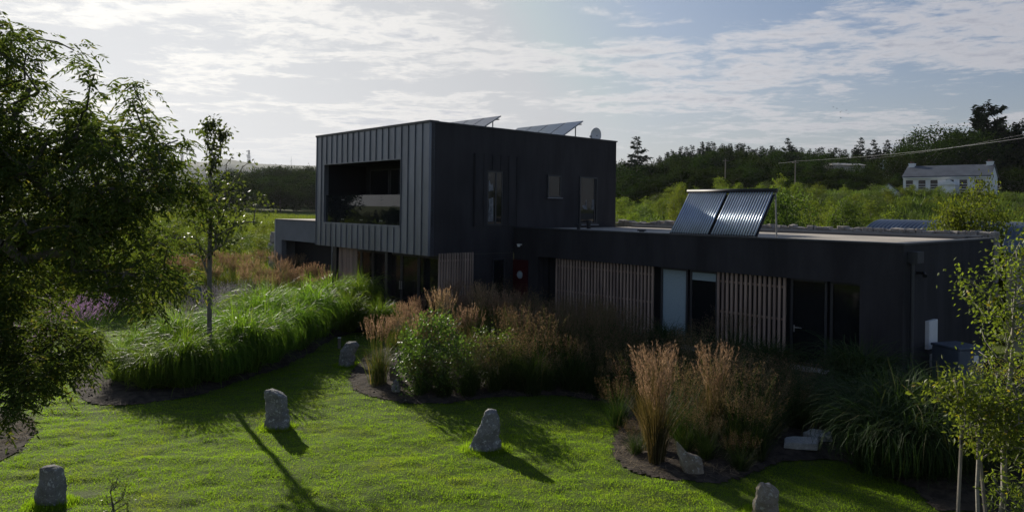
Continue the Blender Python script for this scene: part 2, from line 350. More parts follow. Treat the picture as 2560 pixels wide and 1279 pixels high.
# small turned-earth patches round the feet of the stones
holes = [(G(205, 1250), .24), (G(1160, 1120), .15), (G(745, 1078), .12), (G(1270, 1126), .12)]
def turf_h(x, y):                        # gentle unevenness of the mown lawn
    return .05*vnoise(x, y*1.6, .8, 1)+.040*vnoise(x, y*1.8, 2.3, 2)+.020*vnoise(x, y*1.3, 6, 3)
def sheet(name, poly, mat, step, hf, kind='structure', cut=()):
    xs = [p[0] for p in poly]; ys = [p[1] for p in poly]
    ax = np.arange(min(xs), max(xs)+step, step); ay = np.arange(min(ys), max(ys)+step, step)
    X, Y = np.meshgrid(ax, ay); ins = inpoly(X, Y, poly)
    for c in cut: ins &= ~inpoly(X, Y, c)
    Z = hf(X, Y); idx = np.arange(X.size).reshape(X.shape)
    Q = np.stack([idx[:-1, :-1], idx[:-1, 1:], idx[1:, 1:], idx[1:, :-1]], -1); k = (ins[:-1, :-1] & ins[:-1, 1:] & ins[1:, 1:] & ins[1:, :-1])
    return tag(mesh_np(name, np.stack([X.ravel(), Y.ravel(), Z.ravel()], 1), Q[k], mat, smooth=True), kind=kind)
lawnpoly = [(-24, 5.5), (14, 5.5), (14, 12), (3, 30), (-8, 34), (-26, 34), (-30, 20)]
sheet('lawn', lawnpoly, M['lawn'], .08, lambda x, y: .012+turf_h(x, y))
def edge_d(x, y, poly):
    d = np.full(x.shape, 9.)
    for i in range(len(poly)):
        ax_, ay_ = poly[i]; bx_, by_ = poly[(i+1) % len(poly)]; ex, ey = bx_-ax_, by_-ay_
        k = np.clip(((x-ax_)*ex+(y-ay_)*ey)/(ex*ex+ey*ey+1e-9), 0, 1); d = np.minimum(d, np.hypot(x-ax_-k*ex, y-ay_-k*ey))
    return d
def soil_h(x, y, b):
    e = np.clip(edge_d(x, y, b)/.5, 0, 1)
    return .018+turf_h(x, y)*1.0+e*(.05*vnoise(x, y, 1.2, 5)+.045*vnoise(x, y, 6, 6)+.03*vnoise(x, y, 15, 7))+.01*vnoise(x, y, 15, 8)
for nm, b in (('hedge_bed', bedA), ('garden_bed', bedB), ('corner_bed', bedC), ('reed_bed', bedD)):
    sheet(nm+'_soil', b, M['soil'], .06, lambda x, y: soil_h(x, y, b))
# lawn blades: single bent triangles, density and size falling off with distance
def lawn_blades():
    Vs = []; 
    for y0, y1, den, wd in ((8.6, 13, 5600, .0050), (13, 18, 2500, .0075), (18, 34, 750, .013)):
        x0 = -0.76*y1-1; x1 = .76*y1+.5
        N = int((x1-x0)*(y1-y0)*den); x = RNG.uniform(x0, x1, N); y = RNG.uniform(y0, y1, N)
        k = (np.abs(x) < .75*y+.4) & inpoly(x, y, lawnpoly)
        for b in BEDS: k &= ~inpoly(x+.05*np.sin(y*23)+RNG.normal(0, .035, N), y+.05*np.sin(x*19)+RNG.normal(0, .035, N), b)
        for c, r in holes: k &= ((x-c[0])**2+((y-c[1])*1.3)**2 > (r*RNG.uniform(.7, 1.2, N))**2)
        x = x[k]; y = y[k]; N = len(x); z = turf_h(x, y)
        tuft = vnoise(x, y, 5, 8)*.5+vnoise(x, y, 14, 9)*.5
        h = (.020+.020*tuft**1.5)*RNG.uniform(.7, 1.25, N); h *= 1+.9*(RNG.random(N) < .02)
        a = RNG.uniform(0, 6.283, N); ln = RNG.uniform(.2, .9, N)*h; fa = RNG.uniform(0, 6.283, N)
        B = np.stack([x, y, z], 1); s = np.stack([np.cos(a), np.sin(a), 0*a], 1)*(wd*RNG.uniform(.6, 1.3, N))[:, None]
        T = B+np.stack([np.cos(fa)*ln, np.sin(fa)*ln, h], 1)
        Vs.append(np.stack([B-s, B+s, T], 1).reshape(-1, 3))
    for px, py, r in ((129, 1275, .24), (692, 1076, .24), (1213, 1131, .32), (868, 918, .24), (1915, 1300, .24)):      # untrimmed grass round the stones
        c = G(px, py); N = 1500; a = RNG.uniform(0, 6.283, N); d = r*RNG.uniform(.75, 1.5, N)+.02; x = c[0]+np.cos(a)*d; y = c[1]+np.sin(a)*d*.85
        h = RNG.uniform(.04, .12, N)*np.clip(1.9-d/r, .3, 1); fa = RNG.uniform(0, 6.283, N); B = np.stack([x, y, turf_h(x, y)], 1); s = np.stack([np.cos(fa), np.sin(fa), 0*a], 1)*.005
        Vs.append(np.stack([B-s, B+s, B+np.stack([np.cos(fa+1.5)*h*.4, np.sin(fa+1.5)*h*.4, h], 1)], 1).reshape(-1, 3))
    V = np.concatenate(Vs); return V, np.arange(len(V)).reshape(-1, 3)
V, Fc = lawn_blades()
tag(mesh_np('lawn_grass', V, Fc, M['blade']), 'short bright green mown lawn grass around the standing stones', 'grass', kind='stuff')

def clods(poly, N, smin, smax, name, mat, label, cat, flat=.6):
    xs = [p[0] for p in poly]; ys = [p[1] for p in poly]; x = RNG.uniform(min(xs), max(xs), N*3); y = RNG.uniform(min(ys), max(ys), N*3)
    k = inpoly(x, y, poly) & (np.abs(x) < .8*y+1) & (y > 8.5); x = x[k][:N]; y = y[k][:N]
    base = np.array([[1, 0, 0], [-.5, .87, 0], [-.5, -.87, 0], [.2, .1, 1.], [0, 0, -1]])
    fc = np.array([[0, 1, 3], [1, 2, 3], [2, 0, 3], [1, 0, 4], [2, 1, 4], [0, 2, 4]]); ps = []
    n = len(x); s = RNG.uniform(smin, smax, n)*RNG.choice([1, 1, 1, 1.9], n); a = RNG.uniform(0, 6.28, n)
    P = base[None]*s[:, None, None]*RNG.uniform(.6, 1.4, (n, 5, 3)); P[..., 2] *= flat
    c, sn = np.cos(a)[:, None], np.sin(a)[:, None]; X = P[..., 0]*c-P[..., 1]*sn+x[:, None]; Y = P[..., 0]*sn+P[..., 1]*c+y[:, None]
    V = np.stack([X, Y, P[..., 2]+.10], -1).reshape(-1, 3); Fc = (fc[None]+np.arange(n)[:, None, None]*5).reshape(-1, 3)
    tag(mesh_np(name, V, Fc, mat), label, cat, kind='stuff')
clods([p for p in bedC], 1500, .010, .030, 'soil_clods', M['soil'], 'loose brown soil clods in the bed at the left edge of the lawn', 'soil')
clods(bedA, 2600, .012, .032, 'soil_clods', M['soil'], 'loose dark soil clods under the long hedge of arching grass', 'soil')
clods(bedB, 5200, .010, .030, 'soil_clods', M['soil'], 'loose soil clods in the scalloped bed in front of the house', 'soil')
def litter(poly, N, label):
    xs = [p[0] for p in poly]; ys = [p[1] for p in poly]; x = RNG.uniform(min(xs), max(xs), N*3); y = RNG.uniform(min(ys), max(ys), N*3)
    k = inpoly(x, y, poly) & (np.abs(x) < .8*y+1); x = x[k][:N]; y = y[k][:N]; n = len(x); a = RNG.uniform(0, 6.28, n); l = RNG.uniform(.05, .3, n)
    d = np.stack([np.cos(a)*l, np.sin(a)*l, RNG.uniform(-.02, .06, n)], 1); s = np.stack([-np.sin(a), np.cos(a), 0*a], 1)*.0035
    B = np.stack([x, y, RNG.uniform(.10, .15, n)], 1); V = np.stack([B-s, B+s, B+d+s*.5, B+d-s*.5], 1).reshape(-1, 3)
    tag(mesh_np('straw_litter', V, np.arange(len(V)).reshape(-1, 4), M['litter']), label, 'straw', kind='stuff')
litter(PG((1400, 1000), (1560, 1030), (1535, 1150), (1600, 1195), (1850, 1215), (1900, 1080), (1500, 980)), 2200, 'dry fallen grass stalks on the soil beside the tall tan reed clump')
litter(PG((875, 960), (900, 995), (1000, 1012), (1300, 1000), (1300, 960), (950, 930)), 900, 'dry stalks on the soil at the tip of the middle bed')
litter(PG((0, 1040), (80, 1060), (90, 1090), (0, 1150), (-60, 1150)), 500, 'dry stalks and chippings on the left corner bed')

# ------------------------------------------------------------------ house
house = thing('house', 'dark two storey house with zinc clad upper box and long low flat roofed wing', 'house', tuple(HW(0, 0, 0)), AL)
# local axes of the house: x = u (away to the right), y = v (away to the left)
L_, BW, ZT, ZB = 7.88, 9.39, 6.80, 2.40
OV0, OV1, OZ0, OZ1 = 1.70, 7.24, 3.33, 5.61
# upper box: three rendered walls round it, a zinc front with the balcony opening
b = MB(); b.box((.06, 0, ZB), (BW, .25, ZT-.02)); b.box((.06, L_-.25, ZB), (BW, L_, ZT-.02)); b.box((BW-.25, .25, ZB), (BW, L_-.25, ZT-.02))
b.build('upper_wall', M['render'], house)
z = MB()
z.box((0, 0, OZ1), (.2, L_, ZT-.04)); z.box((0, 0, ZB-.01), (.2, L_, OZ0)); z.box((0, 0, OZ0), (.2, OV0, OZ1)); z.box((0, OV1, OZ0), (.2, L_, OZ1))
fz = z.build('zinc_front', M['zinc'], house)
s_ = MB(); nse = 19
for i in range(nse+1):
    v = .012+i*(L_-.024)/nse
    if v < OV0-.02 or v > OV1+.02: s_.box((-.034, v-.009, ZB), (.002, v+.009, ZT-.05))
    else: s_.box((-.034, v-.009, OZ1+.03), (.002, v+.009, ZT-.05)); s_.box((-.034, v-.009, ZB), (.002, v+.009, OZ0-.06))
s_.build('standing_seams', M['zinc'], fz)
c = MB(); c.box((-.05, -.05, ZT-.05), (.32, L_+.04, ZT+.02)); c.build('parapet_cap', M['zincdark'], house)
c = MB(); c.box((.32, -.035, ZT-.04), (BW+.04, .28, ZT+.005)); c.box((BW-.25, .28, ZT-.04), (BW+.04, L_+.04, ZT+.005)); c.box((.32, L_-.25, ZT-.04), (BW-.25, L_+.04, ZT+.005)); c.build('parapet_cap', M['zincdark'], house)
MB().box((.2, .25, ZT-.32), (BW-.25, L_-.25, ZT-.2)).build('upper_roof', M['upstand'], house)
MB().box((.2, .003, ZB-.02), (BW-.003, L_-.003, ZB+.16)).build('soffit', M['soffit'], house)
# balcony recess: reveals, deck, glazing at the back, glass balustrade
r = MB(); D = 1.9
r.box((.2, OV0-.12, OZ0), (D, OV0, OZ1)); r.box((.2, OV1, OZ0), (D, OV1+.12, OZ1)); r.box((.2, OV0-.12, OZ1), (D, OV1+.12, OZ1+.12)); r.box((D, OV0-.12, OZ0-.1), (D+.1, OV1+.12, OZ1+.12))
r.build('balcony_lining', M['board'], house)
MB().box((.2, OV0-.12, OZ0-.14), (D, OV1+.12, OZ0-.02)).build('balcony_deck', M['wood'], house)
MB().box((-.03, OV0, OZ0-.055), (.2, OV1, OZ0-.01)).build('opening_sill', M['zinc'], house)
for k in range(3):
    a0 = 2.3+k*1.55
    w = MB().box((D-.03, a0, OZ0), (D, a0+1.45, OZ1-.12)).build('balcony_window', M['frame'], house)
    MB().box((D-.045, a0+.07, OZ0+.07), (D-.031, a0+1.38, OZ1-.19)).build('pane', M['glass'], w)
for k in range(4):
    w_ = (OV1-OV0)/4; a0 = OV0+k*w_
    MB().box((.10, a0+.006, OZ0-.04), (.115, a0+w_-.006, 4.40)).build('balustrade_pane', M['rail'], house)
for k in range(1, 4):
    for zz in (3.47, 4.22):
        for dv in (-.06, .06):
            vv = OV0+k*(OV1-OV0)/4+dv; MB().tube((.085, vv, zz), (.102, vv, zz), .018, n=8).build('balustrade_clamp', M['steel'], house)
# side bay with a slit window, small window and roof door on the long upper wall
def flange(u0, u1, z0, z1, y, t=.05, w=.06, nm='window_frame'):
    m = MB(); m.box((u0, y-t, z0), (u0+w, y, z1)); m.box((u1-w, y-t, z0), (u1, y, z1)); m.box((u0+w, y-t, z1-w), (u1-w, y, z1)); m.box((u0+w, y-t, z0), (u1-w, y, z0+w)); return m
by = MB(); by.box((1.84, -.05, 3.34), (2.42, 0, 5.86)); by.box((3.17, -.05, 3.34), (3.83, 0, 5.86)); by.box((2.42, -.05, 5.29), (3.17, 0, 5.86))
by.build('window_bay', M['render'], house)
sm = MB()
for i in range(6):
    uu = 1.87+i*.385
    if uu < 2.42 or uu > 3.17: sm.box((uu-.008, -.075, 3.36), (uu+.008, -.048, 5.84))
    else: sm.box((uu-.008, -.075, 5.31), (uu+.008, -.048, 5.84))
sm.build('bay_seams', M['render'], house)
w = flange(2.42, 3.17, 3.36, 5.29, -.003, .03).build('window_frame', M['frame'], house)
MB().box((2.48, -.02, 3.42), (2.80, -.005, 5.23)).build('pane', M['glass'], w); MB().poly([(2.50, -.024, 3.5), (2.74, -.024, 3.5), (2.72, -.024, 4.35), (2.52, -.024, 4.3)]).poly([(2.50, -.024, 4.55), (2.73, -.024, 4.6), (2.70, -.024, 4.85), (2.6, -.024, 4.78), (2.54, -.024, 4.95), (2.50, -.024, 4.9)]).build('curtain', M['voile'], w); MB().box((2.86, -.02, 3.42), (3.11, -.005, 5.23)).build('pane', M['glass'], w); MB().box((2.80, -.035, 3.42), (2.86, -.005, 5.23)).build('mullion', M['frame'], w)
def curtain(nm, u0, u1, z0, z1, y, mat, n=14):                  # a hanging cloth seen behind a pane
    us = np.linspace(u0, u1, n*3); ys = y+.02*np.sin(np.linspace(0, n*2.1, n*3)); V = []
    for u_, y_ in zip(us, ys): V += [(u_, y_, z0), (u_, y_, z1)]
    k = len(us); return mesh_np(nm, V, [[2*i, 2*i+2, 2*i+3, 2*i+1] for i in range(k-1)], mat, None, True)
w = flange(5.39, 6.12, 4.41, 5.26, -.0).build('window_frame', M['frame'], house); MB().box((5.45, -.025, 4.47), (6.06, -.008, 5.20)).build('pane', M['glass'], w); MB().box((5.34, -.09, 4.37), (6.17, -.0, 4.405)).build('sill', M['zinc'], w)
w = flange(7.16, 8.20, 3.40, 5.26, -.0).build('roof_door', M['frame'], house); MB().box((7.22, -.028, 3.46), (8.02, -.01, 5.20)).build('pane', M['glass'], w); MB().poly([(7.3, -.032, 4.12), (7.42, -.032, 3.98), (7.62, -.032, 3.95), (7.56, -.032, 4.4), (7.5, -.032, 4.15)]).poly([(7.84, -.032, 3.98), (8.0, -.032, 3.95), (8.0, -.032, 4.38), (7.9, -.032, 4.36), (7.88, -.032, 4.1)]).build('curtain', M['voile'], w); MB().box((8.02, -.05, 3.46), (8.06, -.0, 5.20)).build('mullion', M['frame'], w); MB().box((7.1, -.10, 3.34), (8.25, -.0, 3.385)).build('sill', M['zinc'], w)
# ground floor under the box: glazing set back, slat screens, posts, terrace
MB().box((1.05, 7.2, .1), (1.25, 7.75, ZB-.02)).build('ground_wall', M['render'], house)
MB().box((1.05, .16, .1), (1.25, .8, ZB-.02)).box((1.25, .003, .1), (1.81, .16, ZB-.02)).build('ground_wall', M['render'], house)
edges = [.8, 2.1, 3.2, 4.24, 5.2, 6.1, 7.2]
for i in range(6):
    a0, a1 = edges[i]+.01, edges[i+1]-.01
    m = MB(); m.box((1.06, a0, .12), (1.14, a0+.06, ZB-.02)); m.box((1.06, a1-.06, .12), (1.14, a1, ZB-.02)); m.box((1.06, a0+.06, .12), (1.14, a1-.06, .2)); m.box((1.06, a0+.06, ZB-.22), (1.14, a1-.06, ZB-.02))
    w = m.build('glazed_door', M['frame'], house); MB().box((1.09, a0+.06, .2), (1.105, a1-.06, ZB-.22)).build('pane', M['glass'], w)
    if i in (1, 2):
        vv = edges[2]+(-.06 if i == 1 else .06); MB().box((1.02, vv-.012, .95), (1.05, vv+.012, 1.25)).box((1.04, vv-.008, .97), (1.065, vv+.008, 1.0)).build('handle', M['steel'], w)
for v0 in (6.45, 2.72):
    MB().box((.16, v0, .1), (.34, v0+.17 if v0 < 6 else v0+.3, ZB-.02)).build('post', M['black'], house)
def slats(nm, fixed, a0, a1, z0, z1, pitch, w, axis_='v', t=.05, back=.03):
    m = MB(); n = int((a1-a0)/pitch)
    for i in range(n+1):
        a = a0+i*(a1-a0)/n + random.uniform(-.003, .003); j = random.uniform(-.004, .004)
        if axis_ == 'v': m.box((fixed+j, a-w/2, z0), (fixed+t+j, a+w/2, z1))
        else: m.box((a-w/2, fixed-t+j, z0), (a+w/2, fixed+j, z1))
    for zz in (z0+.25, (z0+z1)/2, z1-.25):
        if axis_ == 'v': m.box((fixed+t+.008, a0, zz-.03), (fixed+t+.03, a1, zz+.03))
        else: m.box((a0, fixed+.008, zz-.03), (a1, fixed+.03, zz+.03))
    return m.build(nm, M['slat'], house)
slats('slat_screen', .2, 4.99, 6.29, .14, ZB-.025, .105, .045)
slats('slat_screen', -.03, .40, 1.80, .14, ZB+.06, .105, .05, 'u')
MB().box((1.81, .003, .05), (3.74, .2, ZB-.02)).build('ground_wall', M['render'], house)
w = flange(2.72, 3.3, .3, 2.2, .003).build('window_frame', M['frame'], house); MB().box((2.78, -.02, .36), (3.24, -.005, 2.14)).build('pane', M['glass'], w)
tr = MB().box((-1.3, -.9, .02), (3.70, 9.4, .10)).build('terrace', M['paving'], house)
# low wing
V1, UD = -13.10, 10.6; HW_ = 3.30; FZ = 2.31
g = MB()
g.box((3.74, V1, FZ), (4.0, -1.26, HW_-.02)); g.box((3.74, -1.26, .05), (4.0, -.003, HW_-.02))               # fascia and the pier by the red door
g.box((3.74, V1, .05), (4.0, -12.15, FZ)); g.box((4.0, V1, .05), (UD, V1+.25, HW_-.02))
g.build('wing_wall', M['render'], house)
MB().box((4.1, -12.15, .05), (4.3, -1.26, FZ)).box((4.0, -1.5, .05), (4.1, -1.26, FZ)).build('recess_wall', M['board'], house)
MB().box((4.0, V1+.25, FZ+.02), (UD, 0, FZ+.2)).build('wing_ceiling', M['soffit'], house)
MB().box((4.03, V1+.28, 3.16), (UD-.3, -.003, 3.255)).build('wing_roof', M['roofgravel'], house)
c = MB(); c.box((3.71, V1-.03, HW_-.03), (4.03, -.003, HW_+.012)); c.box((4.03, V1-.03, HW_-.03), (UD+.0, V1+.28, HW_+.012)); c.build('wing_coping', M['zincdark'], house)
MB().box((UD-.3, V1+.28, 3.06), (UD, -.003, 3.34)).box((UD-.55, V1+.6, 3.255), (UD-.3, -.3, 3.32)).build('roof_upstand', M['upstand'], house)
MB().box((UD-.02, V1+.28, 3.342), (UD+.08, -.003, 3.37)).build('roof_flashing', M['steelgrey'], house)
MB().box((UD, V1+.25, .05), (UD+.1, 0, 3.3)).build('rear_wall', M['render'], house)
slats('slat_screen', 3.86, -6.06, -2.05, .14, FZ-.01, .132, .062)
slats('slat_screen', 3.86, -10.22, -8.30, .14, FZ-.01, .137, .066)
for a0, a1, kind in ((-7.24, -6.30, 'blind'), (-8.22, -7.32, 'top'), (-11.28, -10.34, ''), (-12.12, -11.36, '')):
    m = MB(); m.box((3.96, a0, .12), (4.04, a0+.06, FZ)); m.box((3.96, a1-.06, .12), (4.04, a1, FZ)); m.box((3.96, a0+.06, .12), (4.04, a1-.06, .2)); m.box((3.96, a0+.06, FZ-.07), (4.04, a1-.06, FZ))
    w = m.build('wing_window', M['frame'], house)
    if kind == 'blind': MB().box((3.992, a0+.06, .2), (4.0, a1-.06, FZ-.07)).build('blind', M['blind'], w)
    else: MB().box((3.99, a0+.06, .2), (4.0, a1-.06, FZ-.07)).build('pane', M['glass'], w)
    if kind == 'top': MB().box((3.98, a0+.06, FZ-.30), (3.989, a1-.06, FZ-.08)).build('blind', M['blind'], w)
    if a0 == -11.28: MB().box((3.90, a0+.80, .95), (3.93, a0+.82, 1.12)).box((3.90, a0+.62, 1.05), (3.93, a0+.80, 1.07)).build('handle', M['steel'], w)
for a in (-7.6, -10.95): MB().box((3.3, a-.55, .02), (3.72, a+.45, .17)).build('door_step', M['concrete'], house, bevel=.01)
d = MB().box((3.70, -.78, .12), (3.738, -.02, 2.15)).build('red_door', M['red'], house)
MB().tube((3.685, -.40, 1.62), (3.702, -.40, 1.62), .145, n=28).build('porthole_rim', M['steel'], d); MB().tube((3.68, -.40, 1.62), (3.69, -.40, 1.62), .12, n=28).build('porthole_pane', M['blind'], d)
MB().tube((3.60, -.42, 2.62), (3.60, -.42, 2.72), .045, .075, n=12).box((3.60, -.44, 2.68), (3.74, -.40, 2.71)).build('wall_light', M['white'], house)
MB().tube((4.55, V1-.16, 2.62), (4.42, V1-.22, 2.56), .03, .05, n=10).box((4.52, V1-.16, 2.58), (4.58, V1, 2.64)).build('security_light', M['black'], house)
hp = MB().box((3.95, V1-.22, 2.86), (4.35, V1-.004, 3.12)).build('rain_hopper', M['zincdark'], house); MB().tube((4.02, V1-.09, .05), (4.02, V1-.09, 2.9), .045, n=10).build('downpipe', M['zincdark'], house)
mb = MB().box((5.14, V1-.09, .76), (5.73, V1-.004, 1.43)).build('meter_box', M['white'], house); MB().box((5.17, V1-.10, .79), (5.70, V1-.091, 1.40)).build('lid', M['white'], mb)
MB().box((5.46, V1-.08, .28), (5.70, V1-.004, .60)).build('meter_box', M['white'], house, bevel=.006)
for u, v, h, rr in ((6.3, -1.3, .30, .11), (5.0, -2.0, .2, .09), (4.5, -5.15, .12, .12)):
    k = MB().tube((u, v, 3.1), (u, v, 3.2+h), rr*.7, n=12).build('roof_vent', M['black'], house); MB().tube((u, v, 3.2+h), (u, v, 3.25+h), rr*1.25, rr*1.1, n=12).build('cowl', M['black'], k)
# annex on the left
AV = 14.48; AH = 3.3; AU = 1.2
a = MB(); a.box((AU, L_-.2, 2.32), (AU+.25, AV, AH-.03)); a.box((AU, AV-.72, .05), (AU+.25, AV-.02, 2.32)); a.box((AU+.25, AV-.27, .05), (AU+4.5, AV-.02, AH-.03)); a.box((AU+4.3, L_, .05), (AU+4.5, AV-.27, AH-.03)); a.box((AU, 7.76, .05), (AU+.25, 8.1, 2.32)); a.box((AU, 8.1, .05), (AU+.25, 9.0, .75))
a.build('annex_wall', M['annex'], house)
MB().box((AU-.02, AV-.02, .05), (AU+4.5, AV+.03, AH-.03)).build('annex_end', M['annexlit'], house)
MB().box((AU+.9, 9.2, .05), (AU+1.0, AV-.27, AH-.3)).box((AU+.25, 9.05, .05), (AU+1.0, 9.2, AH-.3)).build('carport_lining', M['board'], house)
w = flange(0, 0, 0, 0, 0) and MB().box((AU+.1, 8.1, .78), (AU+.16, 9.0, .84)).box((AU+.1, 8.1, 2.0), (AU+.16, 9.0, 2.32)).box((AU+.1, 8.1, .84), (AU+.16, 8.17, 2.0)).box((AU+.1, 8.93, .84), (AU+.16, 9.0, 2.0)).build('annex_window', M['annex'], house)
MB().box((AU+.12, 8.17, .84), (AU+.13, 8.93, 2.0)).build('pane', M['glass'], w); MB().box((AU+.098, 8.25, 1.35), (AU+.112, 8.62, 1.98)).build('blind', M['annexlit'], w)
MB().box((AU, L_, AH-.03), (AU+4.5, AV+.04, AH+.01)).build('annex_roof', M['roofgravel'], house); MB().box((AU-.03, L_-.2, AH-.04), (AU, AV+.04, AH+.0)).build('annex_coping', M['zincdark'], house)

# ------------------------------------------------------------------ things on the roofs
def HT(nm, label, cat, u, v, z_, group=None): return thing(nm, label, cat, tuple(HW(u, v, z_)), AL, group)
def pv(u, v0, n, label):
    o = HT('solar_array', label, 'solar panels', u, v0, ZT-.2, 'solar arrays on the upper roof')
    a = rad(30.5); ca, sa = math.cos(a), math.sin(a); Mx = Matrix.Translation((0, 0, .22)) @ Matrix.Rotation(-a, 4, 'Y')
    for k in range(n):
        p = MB().box((0, k*1.02, 0), (1.62, k*1.02+.99, .035), Mx).build('solar_panel', M['steelgrey'], o); MB().box((.02, k*1.02+.02, .036), (1.60, k*1.02+.97, .04), Mx).build('cell_sheet', M['pv'], p)
    f = MB()
    for k in range(0, n+1, 2):
        vv = min(k*1.02+.15, n*1.02-.15); f.tube((1.25*ca, vv, 0), (1.25*ca, vv, .22+1.25*sa-.02), .025, n=6); f.tube((0, vv, .05), (1.25*ca, vv, .05), .02, n=6); f.tube((.0, vv, .05), (.0, vv, .22), .02, n=6)
    f.box((1.45*ca, 0, .22+1.45*sa-.06), (1.45*ca+.05, n*1.02-.03, .22+1.45*sa-.02)); f.build('rack', M['steelgrey'], o)
pv(3.85, 2.5, 4, 'tilted solar panel array nearer the zinc front of the upper roof')
pv(7.28, 1.2, 4, 'tilted solar panel array beside the satellite dish on the upper roof')
o = HT('satellite_dish', 'pale satellite dish at the back right of the upper roof', 'satellite dish', 8.75, .55, ZT-.2)
V = []; Fc = []
for i in range(7):
    for j in range(24):
        rr = .30*i/6; a = j*math.pi/12; V.append((-.02-.0+.9*rr*rr*-1+.08, rr*math.cos(a), rr*math.sin(a)*1.08+.42))
Fc = [[i*24+j, i*24+(j+1) % 24, (i+1)*24+(j+1) % 24, (i+1)*24+j] for i in range(6) for j in range(24)]
mesh_np('dish', V, Fc, M['white'], o, True); MB().tube((.12, 0, 0), (.12, 0, .45), .025).tube((.12, 0, .42), (.05, 0, .42), .03).tube((.0, 0, .12), (-.33, 0, .35), .012).box((-.37, -.03, .32), (-.30, .03, .39)).build('mount', M['steelgrey'], o)
# evacuated tube collector at the edge of the wing roof
o = HT('tube_collector', 'evacuated tube solar collector tilted on two struts on the wing roof edge', 'solar collector', 3.80, -9.45, 3.16)
a = math.atan2(1.18, .95); Lc = 1.56; bx, bz = .0, .18
def cp(s, v): return (bx+s*math.cos(a), v, bz+s*math.sin(a))
tb = MB(); nt = 34; wdt = 2.75
for i in range(nt):
    v = .06+i*(wdt-.12)/(nt-1)
    if i == nt//2: continue
    tb.tube(cp(.0, v), cp(Lc-.04, v), .027, n=8)
tb.build('vacuum_tubes', M['tube'], o, smooth=True)
MB().tube(cp(Lc, -.05), cp(Lc, wdt+.05), .065, n=14).build('manifold', M['black'], o, smooth=True)
fr = MB()
for s in (.03, .45, 1.15):
    p = cp(s, 0); fr.box((p[0]+.03, 0, p[2]-.045), (p[0]+.06, wdt, p[2]-.02))
for v in (.0, wdt/2, wdt): fr.tube((cp(0, v)[0]+.03, v, cp(0, v)[2]-.03), (cp(Lc, v)[0]+.03, v, cp(Lc, v)[2]-.03), .018, n=6)
fr.build('rail_frame', M['black'], o)
MB().poly([(cp(.04, 0)[0]+.07, .02, cp(.04, 0)[2]-.05), (cp(.04, 0)[0]+.07, wdt-.02, cp(.04, 0)[2]-.05), (cp(Lc-.05, 0)[0]+.07, wdt-.02, cp(Lc-.05, 0)[2]-.05), (cp(Lc-.05, 0)[0]+.07, .02, cp(Lc-.05, 0)[2]-.05)]).build('gap_dark_sheet', M['black'], o)  # added black sheet standing in for the dark between the open tubes
for v in (-.02, wdt): MB().tube((cp(Lc*.98, v)[0], v, cp(Lc*.98, v)[2]), (cp(Lc, v)[0]+.08, v, -.02), .024, n=8).build('strut', M['steelgrey'], o)
# cabinet against the end wall
o = thing('oil_tank_cabinet', 'blue grey metal cabinet with a paper notice beside the end wall', 'cabinet', tuple(G(2393, 968)), rad(18))
MB().box((-.38, -.36, .0), (.38, .36, .93)).build('body', M['bluegrey'], o, bevel=.02); MB().box((-.40, -.38, .93), (.40, .38, .99)).build('lid', M['bluegrey'], o, bevel=.015); MB().box((.05, -.366, .62), (.19, -.362, .80)).build('notice', M['white'], o)
tag(MB().prism([tuple(G(2262, 990)), tuple(G(2475, 985)), tuple(G(2540, 900)), tuple(G(2355, 905))], (0, 0, .11)).build('paved_pad', M['paving']), kind='structure')
